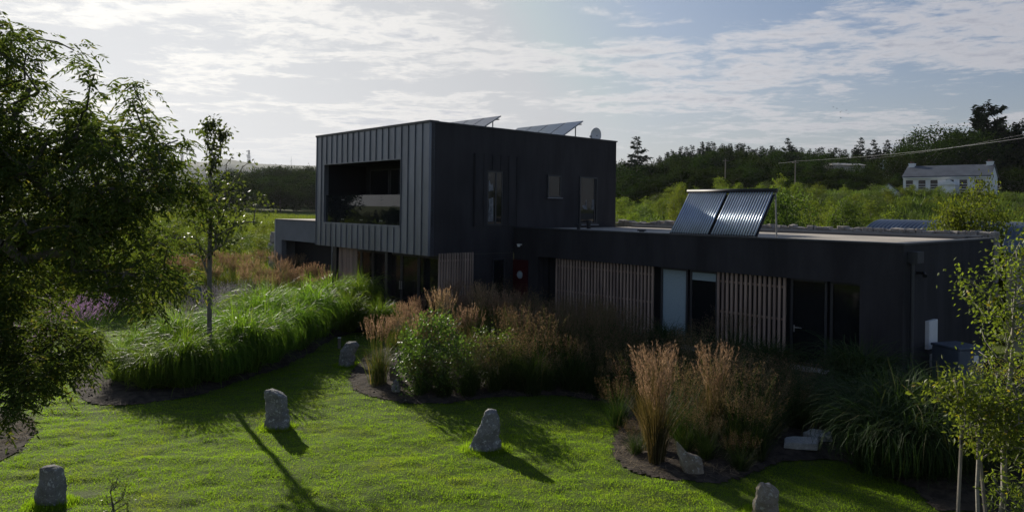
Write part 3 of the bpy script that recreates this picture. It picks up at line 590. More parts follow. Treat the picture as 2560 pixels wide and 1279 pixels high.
# ------------------------------------------------------------------ standing stones
def stone(name, label, px, base_y, prof, depth, mat, rz=0., seed=1, planes=7, group='standing stones on the lawn', rough=.034, cat='standing stone'):
    """prof: list of (height, left, right) in metres read off the stone's silhouette"""
    rs = random.Random(seed); base = G(px, base_y); H = prof[-1][0]; nh, na = 34, 44; V = []
    zs = np.linspace(0, 1, nh)
    pz = [p[0] for p in prof]; xl = [p[1] for p in prof]; xr = [p[2] for p in prof]
    cuts = []
    for k in range(planes):
        a = rs.uniform(0, 6.28); cuts.append((Vector((math.cos(a), math.sin(a), rs.uniform(-.1, .5))).normalized(), rs.uniform(.72, .95)))
    for i, q in enumerate(zs):
        zz = -.08+q*(H+.08); k = max(zz, 0); l = np.interp(k, pz, xl); r_ = np.interp(k, pz, xr); c = (l+r_)/2; w = (r_-l)/2
        top = 1 if zz < H-.05 else max(.0, 1-((zz-(H-.05))/.05)**2)**.5
        d = depth/2*(1-.35*max(k, 0)/H)
        for j in range(na):
            a = 2*math.pi*j/na; ca, sa = math.cos(a), math.sin(a)
            x = abs(ca)**.7*(1 if ca > 0 else -1); y = abs(sa)**.7*(1 if sa > 0 else -1)
            p = Vector((x, y, 0))
            for nn, dd in cuts:
                e = p.x*nn.x+p.y*nn.y+(zz/H-.5)*nn.z*.8-dd
                if e > 0: p -= Vector((nn.x, nn.y, 0))*e
            P_ = Vector((c+p.x*w*top, p.y*d*top, zz)); nz = mnoise.noise(P_*4+Vector((seed*3.1, 0, 0)))*rough*1.6+mnoise.noise(P_*13+Vector((seed, 7, 0)))*rough*.7+mnoise.noise(P_*35+Vector((seed, 7, 0)))*rough*.3
            o_ = Vector((p.x, p.y, 0)); o_ = o_.normalized() if o_.length > 0 else o_; P_ += o_*nz*(1 if top > .3 else .3)+Vector((0, 0, nz*.7 if top < .99 else 0)); V.append(tuple(P_))
    Fc = [[i*na+j, i*na+(j+1) % na, (i+1)*na+(j+1) % na, (i+1)*na+j] for i in range(nh-1) for j in range(na)]
    me = bpy.data.meshes.new(name); me.from_pydata(V, [], Fc+[[(nh-1)*na+j for j in range(na)]]); me.update(); me.materials.append(mat)
    for p in me.polygons: p.use_smooth = True
    try: me.set_sharp_from_angle(angle=rad(32))
    except Exception: pass
    o = bpy.data.objects.new(name, me); COL.objects.link(o); o.location = (base[0], base[1], .08 if cat == 'stone' else 0); o.rotation_euler = (0, 0, rz)
    return tag(o, label, cat, group)
def pr(px0, by, Y, *rows):           # rows of (y, xleft, xright) pixels -> metres
    return [((by-y)*Y/F, (a-px0)*Y/F, (b-px0)*Y/F) for y, a, b in rows]
stone('standing_stone', 'dark square topped standing stone at the bottom left of the lawn', 129, 1275, pr(129, 1275, 9.35, (1275, 93, 164), (1240, 95, 165), (1200, 102, 163), (1170, 104, 164), (1161, 108, 163)), .26, M['granite'], seed=2, planes=3, rough=.024)
stone('standing_stone', 'grey standing stone with slanting top and pale right face amid the lawn', 692, 1076, pr(692, 1076, 12.75, (1076, 664, 723), (1060, 665, 722), (1020, 662, 719), (990, 660, 716), (984, 660, 708), (974, 662, 690)), .30, M['granite'], seed=5, planes=4)
stone('standing_stone', 'tapering rounded standing stone on the sunlit lawn in front of the middle bed', 1213, 1131, pr(1213, 1131, 11.76, (1131, 1170, 1252), (1110, 1174, 1250), (1080, 1186, 1249), (1050, 1197, 1247), (1032, 1203, 1246), (1022, 1213, 1238)), .34, M['granite'], seed=9, planes=3)
stone('standing_stone', 'pale leaning standing stone between the hedge of arching grass and the middle bed', 868, 918, pr(868, 918, 17.9, (918, 843, 882), (900, 846, 885), (875, 851, 892), (862, 856, 896), (852, 864, 890)), .32, M['granite'], seed=12, planes=5)
stone('standing_stone', 'pointed warm coloured stone at the bottom edge right of centre', 1915, 1300, pr(1915, 1300, 9.4, (1300, 1878, 1952), (1270, 1882, 1951), (1240, 1886, 1949), (1222, 1888, 1943), (1212, 1892, 1930), (1203, 1900, 1915)), .30, M['granitewarm'], seed=15, planes=6)
stone('standing_stone', 'flat topped grey stone on the left of the distant pair', 468, 746, pr(468, 746, 30.4, (746, 459, 479), (720, 459, 480), (710, 460, 479), (705, 463, 476)), .35, M['granite'], seed=18)
stone('standing_stone', 'broader rounded grey stone on the right of the distant pair', 489, 756, pr(489, 756, 29.5, (756, 472, 508), (730, 473, 508), (718, 476, 503), (710, 481, 497)), .4, M['granite'], seed=21)
stone('boulder', 'split slanting stone leaning at the foot of the tall tan reed clump', 1726, 1197, pr(1726, 1197, 10.8, (1197, 1712, 1760), (1180, 1706, 1759), (1160, 1700, 1754), (1150, 1696, 1745), (1146, 1694, 1722), (1130, 1690, 1708), (1115, 1687, 1695)), .2, M['granitewarm'], seed=24, planes=4, group=None, cat='stone')
stone('boulder', 'small brown stone standing behind the reed clump at the tip of the middle bed', 984, 965, pr(984, 965, 15.9, (965, 972, 996), (945, 972, 998), (928, 975, 992), (922, 979, 988)), .2, M['granitewarm'], seed=27, group=None, cat='stone')
stone('boulder', 'small upright stone at the very tip of the middle bed', 989, 993, pr(989, 993, 15.0, (993, 978, 1001), (975, 978, 1001), (962, 981, 999), (957, 986, 994)), .2, M['granite'], seed=29, group=None, cat='stone')
def slab(label, pts, h, seed):
    b = [G(*p) for p in pts]; c = sum(b)/len(b); m = MB(); m.prism([tuple(p-c) for p in b], (0, 0, h)); o = m.build('stone_slab', M['slab'])
    bm = bmesh.new(); bm.from_mesh(o.data); bmesh.ops.bevel(bm, geom=list(bm.edges), offset=.012, segments=2, affect='EDGES'); bmesh.ops.triangulate(bm, faces=bm.faces); bmesh.ops.subdivide_edges(bm, edges=list(bm.edges), cuts=3)
    for v in bm.verts: v.co += Vector((mnoise.noise(v.co*9+Vector((seed, 0, 0))), mnoise.noise(v.co*9+Vector((0, seed, 0))), mnoise.noise(v.co*7)))*.02
    bm.to_mesh(o.data); bm.free(); o.location = tuple(c+np.array([0, 0, .13])); tag(o, label, 'stone slab', 'pale stone slabs lying by the dark grasses')
slab('pale rough slab lying further back beside the big dark grass clump', [(2008, 1112), (2030, 1125), (2082, 1126), (2078, 1112), (2030, 1103)], .10, 3)
slab('pale straight edged slab lying nearest the shaded lawn', [(1960, 1142), (2045, 1146), (2046, 1128), (1962, 1126)], .11, 5)
slab('small flat stone half hidden under the dark reeds of the middle bed', [(1345, 968), (1388, 970), (1382, 958), (1350, 957)], .06, 8)
def post(label, px, py, Y, h, w=.05):
    b = G(px, py); o = thing('marker_post', label, 'post', (b[0], b[1], 0)); MB().box((-w/2, -w/2, 0), (w/2, w/2, h)).build('stake', M['wood'], o, bevel=.006); MB().box((-w/2-.004, -w/2-.004, h), (w/2+.004, w/2+.004, h+.015)).build('cap', M['white'], o)
post('short pale post under the arching grass left of the leaning stone', 848, 875, 20, .34, .07)
post('weathered post standing in front of the far tan reeds', 693, 775, 27, .75, .10)

# ------------------------------------------------------------------ grasses
def blades(n, rb, L, lean, bend, w, seg=6, rng=RNG, az=None, wtip=.15, lvar=.25):
    a = rng.uniform(0, 2*np.pi, n) if az is None else az
    r = rb*np.sqrt(rng.random(n)); a0 = rng.uniform(0, 2*np.pi, n); L = L*rng.uniform(1-lvar, 1+lvar*.6, n)
    th = lean*rng.uniform(.25, 1.2, n); bd = bend*rng.uniform(.5, 1.35, n); P = np.stack([r*np.cos(a0), r*np.sin(a0), np.zeros(n)], 1); pts = [P]
    for i in range(seg):
        k = (i+.5)/seg; ang = th+bd*k*k; st = (L/seg)[:, None]
        P = P+np.stack([np.sin(ang)*np.cos(a), np.sin(ang)*np.sin(a), np.cos(ang)], 1)*st; P[:, 2] = np.maximum(P[:, 2], .03); pts.append(P)
        a = a+rng.normal(0, .06, n)
    pts = np.stack(pts, 1); sa = a+np.pi/2+rng.normal(0, .5, n); sd = np.stack([np.cos(sa), np.sin(sa), rng.normal(0, .25, n)], 1)
    ww = (w*rng.uniform(.6, 1.3, n))[:, None]*np.interp(np.linspace(0, 1, seg+1), [0, .3, .7, 1], [.6, 1, .8, wtip])[None]
    A = pts-sd[:, None]*ww[..., None]/2; B = pts+sd[:, None]*ww[..., None]/2
    V = np.stack([A, B], 2).reshape(-1, 3); base = (np.arange(n)*(seg+1)*2)[:, None]+np.arange(seg)[None]*2
    Fc = np.stack([base, base+1, base+3, base+2], -1).reshape(-1, 4)
    return V, Fc, pts
def slivers(P, D, ln, w, rng=RNG):       # small tapering leaf quads at P pointing along D
    n = len(P); D = D/np.linalg.norm(D, axis=1, keepdims=True); s = np.cross(D, rng.normal(0, 1, (n, 3))); s /= np.linalg.norm(s, axis=1, keepdims=True)
    ln = (ln*rng.uniform(.7, 1.3, n))[:, None]; w = (w*rng.uniform(.7, 1.3, n))[:, None]
    nn = np.cross(D, s); mid = P+D*ln*.45+nn*ln*.06
    V = np.stack([P, mid-s*w/2, P+D*ln, mid+s*w/2], 1).reshape(-1, 3); return V, np.arange(len(V)).reshape(-1, 4)
def misc_proto(name, cat, n, L, bend, mat, w=.017, rb=.40, lean=.13, spikes=0):
    o = thing(name, None, cat)
    V, Fc, _ = blades(n, rb, L, lean, bend, w, 7, wtip=.1)
    V2, F2, _ = blades(n//3, rb*1.1, L*.5, .8, 1.6, w, 5)
    V3, F3, _ = blades(n//22, rb*.7, L*.80, .12, .35, w*.8, 5)
    V, Fc = joinm([(V, Fc), (V2, F2), (V3, F3)]); mesh_np('foliage', V, Fc, mat, o); return o
def reed_proto(name, cat, n, L, ns, mat, pm, lean=.13, rb=.22, spread=.09, pl=.28, airy=False, bl=.62, lv=.14):
    o = thing(name, None, cat)
    V, Fc, _ = blades(n, rb, L*bl, lean*1.6, .75, .011, 6)
    Vs, Fs, pts = blades(ns, rb*.8, L, lean, spread*2.2, .006, 5, wtip=.6, lvar=lv)
    Va, Fa = joinm([(V, Fc), (Vs, Fs)]); mesh_np('foliage', Va, Fa, mat, o)
    tip = pts[:, -1]; d = pts[:, -1]-pts[:, -2]; d /= np.linalg.norm(d, axis=1, keepdims=True); k = 26 if airy else 16
    s = RNG.random((ns, k)); P = tip[:, None]-d[:, None]*(pl*1.15*s[..., None]) + d[:, None]*.05; 
    if airy: P = P+RNG.normal(0, .05, P.shape)*(s[..., None]+.2)
    D = d[:, None]*(1.0 if not airy else .6)+RNG.normal(0, .30 if not airy else .7, (ns, k, 3))
    V, Fc = slivers(P.reshape(-1, 3), D.reshape(-1, 3), .075 if not airy else .05, .010 if not airy else .006)
    mesh_np('plumes', V, Fc, pm, o); return o
def place_set(pls, spots, label, group, sc=(.9, 1.12), k0=1., zx=1.):
    res = []
    for i, sp in enumerate(spots):
        px, py = sp[:2]; k = k0*(sp[2] if len(sp) > 2 else 1.); b = G(px, py)
        lb = sp[3] if len(sp) > 3 else label
        res.append(pls[i % len(pls)].put((b[0], b[1], .05), random.uniform(0, 6.28), k*random.uniform(*sc), lb, group, sz=k*zx*random.uniform(*sc)))
    return res
rt = [Placer(reed_proto('reed_clump', 'ornamental grass', 300, L, 150, M['reedtan'], M['plume'], lean=.10, rb=.15, spread=.12, bl=.72, lv=.34)) for L in (2.0, 1.85)]
misc = [Placer(misc_proto('arching_grass_clump', 'ornamental grass', 1000, L, bd, M['misc'], w=.024)) for L, bd in ((2.2, 4.2), (2.1, 3.9), (2.3, 4.0))]
place_set(misc, [(305, 962, .60, 'outermost clump of arching green grass at the left end of the hedge'), (382, 978, .68), (462, 976, .72), (540, 962, .78), (610, 940, .82), (672, 915, .84), (735, 882, .84),
                 (345, 925, .66), (440, 925, .70), (655, 870, .90), (590, 892, .84), (715, 845, .88), (520, 915, .66),
                 (788, 850, .84), (868, 835, .82), (948, 842, .74, 'rounded clump of arching green grass at the right end of the hedge'), (828, 815, .88), (900, 808, .84), (765, 822, .76), (618, 848, .88), (672, 835, .90)],
          'sunlit clump of arching green grass in the long hedge by the lawn', 'arching grasses of the long hedge', sc=(.78, 1.16), k0=.80, zx=1.40)
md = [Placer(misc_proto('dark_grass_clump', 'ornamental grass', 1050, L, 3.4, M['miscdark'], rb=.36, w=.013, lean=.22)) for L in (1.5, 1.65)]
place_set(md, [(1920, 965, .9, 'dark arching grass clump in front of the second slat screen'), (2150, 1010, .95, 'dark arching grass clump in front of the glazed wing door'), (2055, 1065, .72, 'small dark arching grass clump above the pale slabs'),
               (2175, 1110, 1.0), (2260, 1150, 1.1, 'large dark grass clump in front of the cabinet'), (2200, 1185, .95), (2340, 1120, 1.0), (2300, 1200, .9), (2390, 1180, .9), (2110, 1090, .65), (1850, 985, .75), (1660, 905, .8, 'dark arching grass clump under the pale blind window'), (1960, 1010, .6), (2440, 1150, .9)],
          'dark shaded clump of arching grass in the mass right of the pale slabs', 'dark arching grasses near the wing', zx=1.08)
reed = [Placer(reed_proto('reed_clump', 'ornamental grass', 230, L, 95, M['reedleaf'], M['plume'])) for L in (1.75, 1.62, 1.85)]
# far row in front of the annex
sp = []
for i in range(17): sp.append((440+i*24+random.uniform(-6, 6), 745+random.uniform(-6, 10)+(12 if i > 7 else 0), 1.0))
for i in range(12): sp.append((445+i*34+random.uniform(-6, 6), 722+random.uniform(-5, 5), 1.0))
for i in range(7): sp.append((610+i*34+random.uniform(-6, 6), 772, .82))
place_set(reed, sp, 'tan plumed reed grass clump in the far row in front of the annex', 'tan reeds of the far row', k0=.84)
# middle bed
place_set(reed, [(945, 975, .98, 'slim reed clump with tan plumes at the left tip of the middle bed'), (985, 905, .80), (1010, 880, .84), (1045, 860, .85), (1085, 850, .9), (1130, 850, .92), (1025, 925, .85), (1160, 870, .95), (1200, 895, 1.02), (1240, 915, 1.02), (1170, 930, 1.0), (1100, 905, .98),
                 (1270, 890, .98), (1150, 835, .84), (1200, 850, .84), (1060, 985, .98, 'reed clump with yellow green blades in front of the round leaved shrub'), (1290, 930, .96)],
          'tan plumed reed grass clump in the middle bed', 'tan reeds of the middle bed', k0=.87)
place_set(rt, [(1640, 1175, 1.10, 'tall tan reed clump leaning over the scalloped lawn edge'), (1626, 1135, 1.05, 'tan reed clump close behind the tall leaning one'), (1782, 1120, 1.02, 'reddish plumed reed clump right of the tall leaning one')], '', 'tan reeds at the lawn edge', sc=(.98, 1.02), k0=.71)
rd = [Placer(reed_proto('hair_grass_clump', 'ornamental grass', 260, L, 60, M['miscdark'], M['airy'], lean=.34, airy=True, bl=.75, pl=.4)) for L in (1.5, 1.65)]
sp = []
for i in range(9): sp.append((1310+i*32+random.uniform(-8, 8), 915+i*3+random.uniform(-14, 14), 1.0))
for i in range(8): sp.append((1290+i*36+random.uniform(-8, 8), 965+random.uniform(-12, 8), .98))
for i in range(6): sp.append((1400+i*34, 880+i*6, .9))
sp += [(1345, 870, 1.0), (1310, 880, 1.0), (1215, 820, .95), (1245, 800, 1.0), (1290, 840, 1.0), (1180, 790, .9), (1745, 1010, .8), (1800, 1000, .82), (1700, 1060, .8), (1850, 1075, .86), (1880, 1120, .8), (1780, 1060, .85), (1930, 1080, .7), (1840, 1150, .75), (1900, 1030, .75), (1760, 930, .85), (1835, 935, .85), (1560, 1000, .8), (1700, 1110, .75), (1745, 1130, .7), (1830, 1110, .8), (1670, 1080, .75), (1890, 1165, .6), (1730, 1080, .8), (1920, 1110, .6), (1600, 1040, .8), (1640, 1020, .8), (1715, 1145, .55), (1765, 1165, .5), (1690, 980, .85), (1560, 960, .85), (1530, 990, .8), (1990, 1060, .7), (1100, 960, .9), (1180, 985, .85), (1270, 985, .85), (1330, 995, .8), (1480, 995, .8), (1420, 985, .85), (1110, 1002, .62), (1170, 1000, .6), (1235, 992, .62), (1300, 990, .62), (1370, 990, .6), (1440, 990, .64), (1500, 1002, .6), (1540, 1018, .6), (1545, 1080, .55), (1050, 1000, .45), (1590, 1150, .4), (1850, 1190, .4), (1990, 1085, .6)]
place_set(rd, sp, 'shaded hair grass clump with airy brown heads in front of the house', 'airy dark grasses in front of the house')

# ------------------------------------------------------------------ woody plants
def grow(pts, root, h0, trunk_pts=4, jit=.05, droop=0., rng=random):
    """join twig tips to a trunk: every tip is tied to the nearest node lying closer to the root"""
    nodes = [Vector(root)]; par = [-1]; top = Vector(h0)
    for k in range(1, trunk_pts+1):
        q = nodes[0].lerp(top, k/trunk_pts)+Vector((rng.uniform(-jit, jit), rng.uniform(-jit, jit), 0)); nodes.append(q); par.append(len(nodes)-2)
    pts = sorted([Vector(p) for p in pts], key=lambda p: min((p-n_).length for n_ in nodes[:trunk_pts+1]))
    tips = []
    for p in pts:
        arr = np.array([tuple(n_) for n_ in nodes[1:]]); d = np.linalg.norm(arr-np.array(tuple(p)), axis=1)+np.maximum(0, arr[:, 2]-p.z+.1)*1.4*(1 if not droop else .2)
        j = int(np.argmin(d))+1; q = nodes[j]; L = (p-q).length; cur = j; ns = 2 if L > .3 else 1
        for k in range(1, ns+1):
            m = q.lerp(p, k/ns)
            if k < ns: m += Vector((rng.uniform(-1, 1), rng.uniform(-1, 1), rng.uniform(.2, 1)))*L*.09
            nodes.append(m); par.append(cur); cur = len(nodes)-1
        tips.append(cur)
    return nodes, par, tips
def limbs(nodes, par, tips, rt, rmax, n=5, p=2.3):
    w = [0.]*len(nodes)
    for t_ in tips: w[t_] += 1
    for i in range(len(nodes)-1, 0, -1): w[par[i]] += w[i]
    W0 = max(w[0], 1); r = [max(rt, rmax*(x/W0)**(1/p)) for x in w]
    nd = np.array([tuple(q) for q in nodes]); ch = np.arange(1, len(nodes)); pa = np.array(par[1:]); A = nd[pa]; B = nd[ch]
    D = B-A; D /= np.maximum(np.linalg.norm(D, axis=1, keepdims=True), 1e-6); ref = np.where(np.abs(D[:, 2:3]) > .9, np.array([[1., 0, 0]]), np.array([[0, 0, 1.]]))
    s = np.cross(D, ref); s /= np.linalg.norm(s, axis=1, keepdims=True); tt = np.cross(D, s); r = np.array(r)
    rb = np.minimum(r[ch]*1.25, r[pa]); an = np.arange(n)*2*np.pi/n; c = np.cos(an)[None, :, None]; sn = np.sin(an)[None, :, None]
    ring = s[:, None]*c+tt[:, None]*sn; RA = A[:, None]+ring*rb[:, None, None]; RB = B[:, None]+ring*r[ch][:, None, None]
    V = np.concatenate([RA, RB], 1).reshape(-1, 3); k = len(ch); b = (np.arange(k)*2*n)[:, None]; j = np.arange(n)[None]
    Fc = np.stack([b+j, b+(j+1) % n, b+n+(j+1) % n, b+n+j], -1).reshape(-1, 4); return V, Fc
def leaf_cloud(tips, per, spread, size, asp, rng=RNG, up=.3, droop=0., flat=1.):
    T = np.array([tuple(t_) for t_ in tips]); n = len(T)*per; P = np.repeat(T, per, 0); o = rng.normal(0, 1, (n, 3))*spread; o[:, 2] *= flat; P = P+o
    D = o/np.maximum(np.linalg.norm(o, axis=1, keepdims=True), 1e-6)+rng.normal(0, .7, (n, 3)); D[:, 2] += up-droop
    return slivers(P, D, size, size*asp, rng)
def pinnate(tips, per, reach, leaflet, w, pairs=4, rng=RNG, droop=.7):
    """compound leaves: a stalk with paired narrow leaflets, hanging a little"""
    T = np.array([tuple(t_) for t_ in tips]); n = len(T)*per; P = np.repeat(T, per, 0)+rng.normal(0, .09, (n, 3))
    a = rng.uniform(0, 6.283, n); e = rng.uniform(-.9, .75, n); D = np.stack([np.cos(a)*np.cos(e), np.sin(a)*np.cos(e), np.sin(e)], 1)
    S_ = np.cross(D, np.array([0, 0, 1.])); S_ /= np.maximum(np.linalg.norm(S_, axis=1, keepdims=True), 1e-6); S_ += rng.normal(0, .25, (n, 3)); ps, ds = [], []
    for k in range(pairs+1):
        f = .25+.75*k/pairs; X = P+D*(reach*f)+np.array([0, 0, -1.])*(droop*reach*f*f*.5); Dk = D+np.array([0, 0, -1.])*(droop*f)
        if k == pairs: ps.append(X); ds.append(Dk)
        else:
            for sg in (1, -1): ps.append(X); ds.append(Dk*.75+S_*sg+rng.normal(0, .15, (n, 3))+np.array([0, 0, -.25]))
    return slivers(np.concatenate(ps), np.concatenate(ds), leaflet, w, rng)
def in_outline(poly, Y, n, ydep, seed=3, zmin=.3, dens=None, cx=None):
    """random points inside a crown outline given as world (x, z) corners, spread over a real depth"""
    rs = np.random.default_rng(seed); xs = [p[0] for p in poly]; zs = [p[1] for p in poly]; out_ = []
    while len(out_) < n:
        x = rs.uniform(min(xs), max(xs)); z_ = rs.uniform(min(zs), max(zs))
        if not inpoly(np.array([x]), np.array([z_]), poly)[0]: continue
        if dens and rs.random() > dens(x, z_): continue
        out_.append((x, Y+rs.uniform(-1, 1)*ydep*min(1, .45+.55*rs.random()), z_))
    return out_
def OUT(Y, *pp): return [(AT(a, b, Y)[0], AT(a, b, Y)[2]) for a, b in pp]

# big compound leaved tree at the left edge
Y0 = 8.7
po = OUT(Y0, (-420, -60), (-150, -150), (-20, -20), (40, 75), (92, 72), (128, 130), (150, 205), (190, 262), (228, 215), (262, 172), (296, 165), (318, 215), (338, 268), (372, 295), (400, 330), (424, 345), (418, 385), (440, 430), (445, 500), (430, 560), (405, 640), (415, 715), (395, 745), (330, 730), (330, 790), (250, 800), (215, 850), (200, 925), (150, 955), (95, 1015), (60, 1010), (20, 930), (-60, 900), (-300, 900), (-560, 700), (-600, 300))
def dn(x, z):
    c = AT(200, 770, Y0)
    if ((x-c[0])/.42)**2+((z-c[2])/.36)**2 < 1: return 0.
    return 1. if z < 4.9 else .55
tips_ = in_outline(po, Y0, 680, 1.15, 4, dens=dn)
root = (-6.75, 8.75, 0.)
nodes, par, tips = grow(tips_, root, (-6.3, 8.75, 3.4), 5, droop=1)
o = thing('ash_tree', 'big dark tree with drooping feathery leaves filling the left edge', 'tree', root)
V, Fc = limbs(nodes, par, tips, .006, .15, 6); mesh_np('trunk', V-np.array(root), Fc, M['bark'], o, True)
tp = [nodes[i] for i in tips]
V, Fc = pinnate(tp, 21, .24, .085, .024, 4, droop=.75); mesh_np('crown', V-np.array(root), Fc, M['ash'], o)

# young staked tree rising out of the hedge
r0 = G(524, 962); Y1 = r0[1]
def Q(px, py, dy=0): p = AT(px, py, Y1); return (p[0], p[1]+dy, p[2])
rs = random.Random(5); tl = []
for pts, n_ in (([(528, 425), (513, 330), (520, 305)], 13), ([(532, 425), (536, 335), (536, 300)], 14), ([(536, 425), (556, 345), (563, 322)], 13)):
    for k in range(n_):
        f = k/(n_-1)*(len(pts)-1); i = min(int(f), len(pts)-2); a, b_ = pts[i], pts[i+1]; f -= i; tl.append((Q(a[0]+(b_[0]-a[0])*f, a[1]+(b_[1]-a[1])*f, rs.uniform(-.1, .1)), 20, .055))
for (x0, y0), (x1, y1), n_, per in (((530, 560), (600, 395), 7, 8), ((530, 580), (632, 490), 8, 11), ((530, 620), (645, 512), 8, 9), ((530, 600), (640, 560), 6, 8), ((526, 560), (455, 470), 7, 12), ((524, 600), (440, 520), 7, 12), ((522, 640), (430, 590), 7, 12), ((528, 520), (580, 450), 5, 9), ((526, 500), (490, 430), 5, 10), ((528, 600), (570, 520), 6, 16), ((524, 560), (500, 510), 6, 16), ((524, 655), (470, 640), 4, 8), ((530, 640), (600, 600), 5, 9), ((530, 545), (555, 470), 5, 12)):
    for dy in (-.35, .35):
        for k in range(1, n_+1):
            f = k/n_; tl.append((Q(x0+(x1-x0)*f+rs.uniform(-6, 6), y0+(y1-y0)*f+rs.uniform(-6, 6)-14*math.sin(f*3.1), dy*f*1.5+rs.uniform(-.1, .1)), per, .075))
nodes, par, tips = grow([a[0] for a in tl], tuple(r0), Q(526, 430), 8, .012)
o = thing('young_tree', 'slender young tree with a narrow leading shoot rising out of the grass hedge', 'tree', tuple(r0))
V, Fc = limbs(nodes, par, tips, .006, .050, 6, 2.6); mesh_np('trunk', V-r0, Fc, M['stem'], o, True)
ps_ = [leaf_cloud([a], pr_, sprd, .095, .55, droop=.9, up=0) for a, pr_, sprd in tl]
V, Fc = joinm(ps_); mesh_np('crown', V-r0, Fc, M['young'], o)

# round leaved shrub in the middle bed
def shrub(name, label, cat, px, py, prof, n, mat, leaf=.05, asp=.7, per=26, spread=.07, seed=3, dep=.7, trunk=.03, bark='bark', group=None):
    r = G(px, py); rsn = np.random.default_rng(seed); pts = []
    xs = [AT(a, b, r[1])[0] for a, b in prof]; poly = OUT(r[1], *prof)
    pts = in_outline(poly, r[1], n, dep, seed)
    nodes, par, tips = grow(pts, tuple(r), (r[0], r[1], .5), 3, .05)
    o = thing(name, label, cat, tuple(r), group=group); V, Fc = limbs(nodes, par, tips, .004, trunk, 5); mesh_np('stems', V-r, Fc, M[bark], o, True)
    V, Fc = leaf_cloud([nodes[i] for i in tips], per, spread, leaf, asp); mesh_np('foliage', V-r, Fc, mat, o); return o
shrub('leafy_shrub', 'round leaved green shrub catching the sun at the left of the middle bed', 'shrub', 1080, 992, [(1035, 990), (992, 930), (996, 865), (1035, 805), (1080, 780), (1130, 802), (1165, 845), (1180, 910), (1160, 980)], 210, M['shrub'], .058, .75, 26, .075, 6, .65)
shrub('leafy_shrub', 'second green shrub among the tan plumes of the middle bed', 'shrub', 1230, 975, [(1180, 960), (1160, 880), (1190, 830), (1225, 812), (1262, 815), (1290, 850), (1300, 920), (1280, 970)], 130, M['shrub'], .055, .7, 24, .075, 8, .6)
shrub('weedy_sapling', 'thin dark sprig standing on the lawn beside the dark stone at bottom left', 'sapling', 288, 1290, [(276, 1280), (264, 1235), (268, 1180), (285, 1195), (300, 1182), (306, 1190), (325, 1225), (318, 1280)], 20, M['young'], .040, .5, 9, .05, 9, .12, .012)
# pale twiggy lavender patches
def lav(px, py, k, label, mat=M['lav'], nm='lavender', grp='grey lavender clumps in the hedge'):
    b = G(px, py); o = thing(nm, label, 'flowering plant', (b[0], b[1], .03), group=grp)
    V, Fc, pts = blades(170, .32*k, .62*k, .5, .25, .007, 4); tip = pts[:, -1]; d = pts[:, -1]-pts[:, -2]; s = RNG.random((170, 6, 1))
    P = (tip[:, None]-d[:, None]*s*.9).reshape(-1, 3); V2, F2 = slivers(P, np.repeat(d, 6, 0)+RNG.normal(0, .04, P.shape), .035*k, .014)
    mesh_np('stems', V, Fc, M['miscdark'] if mat is not M['lav'] else mat, o); mesh_np('flowers', V2, F2, mat, o)
lav(575, 805, 2.1, 'grey twiggy lavender clump right of the young tree trunk'); lav(485, 835, 2.0, 'dark grey lavender clump left of the young tree trunk'); lav(602, 790, 1.9, 'small grey lavender clump behind the hedge top'); lav(545, 825, 2.0, 'grey lavender clump at the foot of the young tree trunk')
for px, py, k in ((205, 850, 2.0), (180, 860, 1.7), (215, 830, 1.6), (60, 920, 1.6), (30, 930, 1.5), (270, 800, 1.3)):
    lav(px, py, k, 'tall purple flower spikes seen through the left tree' if px > 150 else 'pale purple flowers low behind the left tree', M['purple'], 'loosestrife', 'purple flowers behind the left tree')
# trees at the right edge
def rtree(name, label, base, top, outline, Y, n, mat, leaf, asp, per, spread, seed, dep, rmax, bark, sz=.006):
    po = OUT(Y, *outline); pts = in_outline(po, Y, n, dep, seed); nodes, par, tips = grow(pts, base, top, 6, .02)
    o = thing(name, label, 'tree', base); V, Fc = limbs(nodes, par, tips, sz, rmax, 6); mesh_np('trunk', V-np.array(base), Fc, M[bark], o, True)
    V, Fc = leaf_cloud([nodes[i] for i in tips], per, spread, leaf, asp, droop=.5, up=0); mesh_np('crown', V-np.array(base), Fc, mat, o); return o
b1 = G(2500, 1330)
rtree('birch_tree', 'leafy birch with yellowing leaves cut by the right edge', tuple(b1), (b1[0]+.15, b1[1], 3.2), [(2385, 690), (2378, 676), (2430, 690), (2445, 640), (2475, 690), (2500, 650), (2530, 640), (2580, 560), (2700, 600), (2760, 800), (2740, 1050), (2600, 1130), (2500, 1100), (2470, 1010), (2440, 960), (2460, 900), (2440, 850), (2450, 800), (2425, 760), (2450, 720)], b1[1], 250, M['birch'], .052, .62, 25, .085, 31, .55, .035, 'barkpale')
b2 = G(2445, 1345)
rtree('alder_sapling', 'low sapling with glossy green leaves left of the birch', tuple(b2), (b2[0], b2[1], 1.9), [(2345, 985), (2350, 945), (2400, 935), (2440, 960), (2480, 980), (2530, 1000), (2560, 1060), (2540, 1130), (2500, 1150), (2440, 1110), (2390, 1060), (2370, 1000)], b2[1], 100, M['birch'], .064, .5, 25, .08, 33, .35, .022, 'barkpale')
b3 = G(2560, 1345)
rtree('willow_sapling', 'thin sapling with long light green leaves at the bottom right corner', tuple(b3), (b3[0], b3[1], 1.2), [(2480, 1240), (2475, 1180), (2520, 1130), (2600, 1120), (2700, 1200), (2640, 1290), (2520, 1290)], b3[1], 45, M['birch'], .08, .28, 20, .08, 35, .3, .018, 'barkpale')
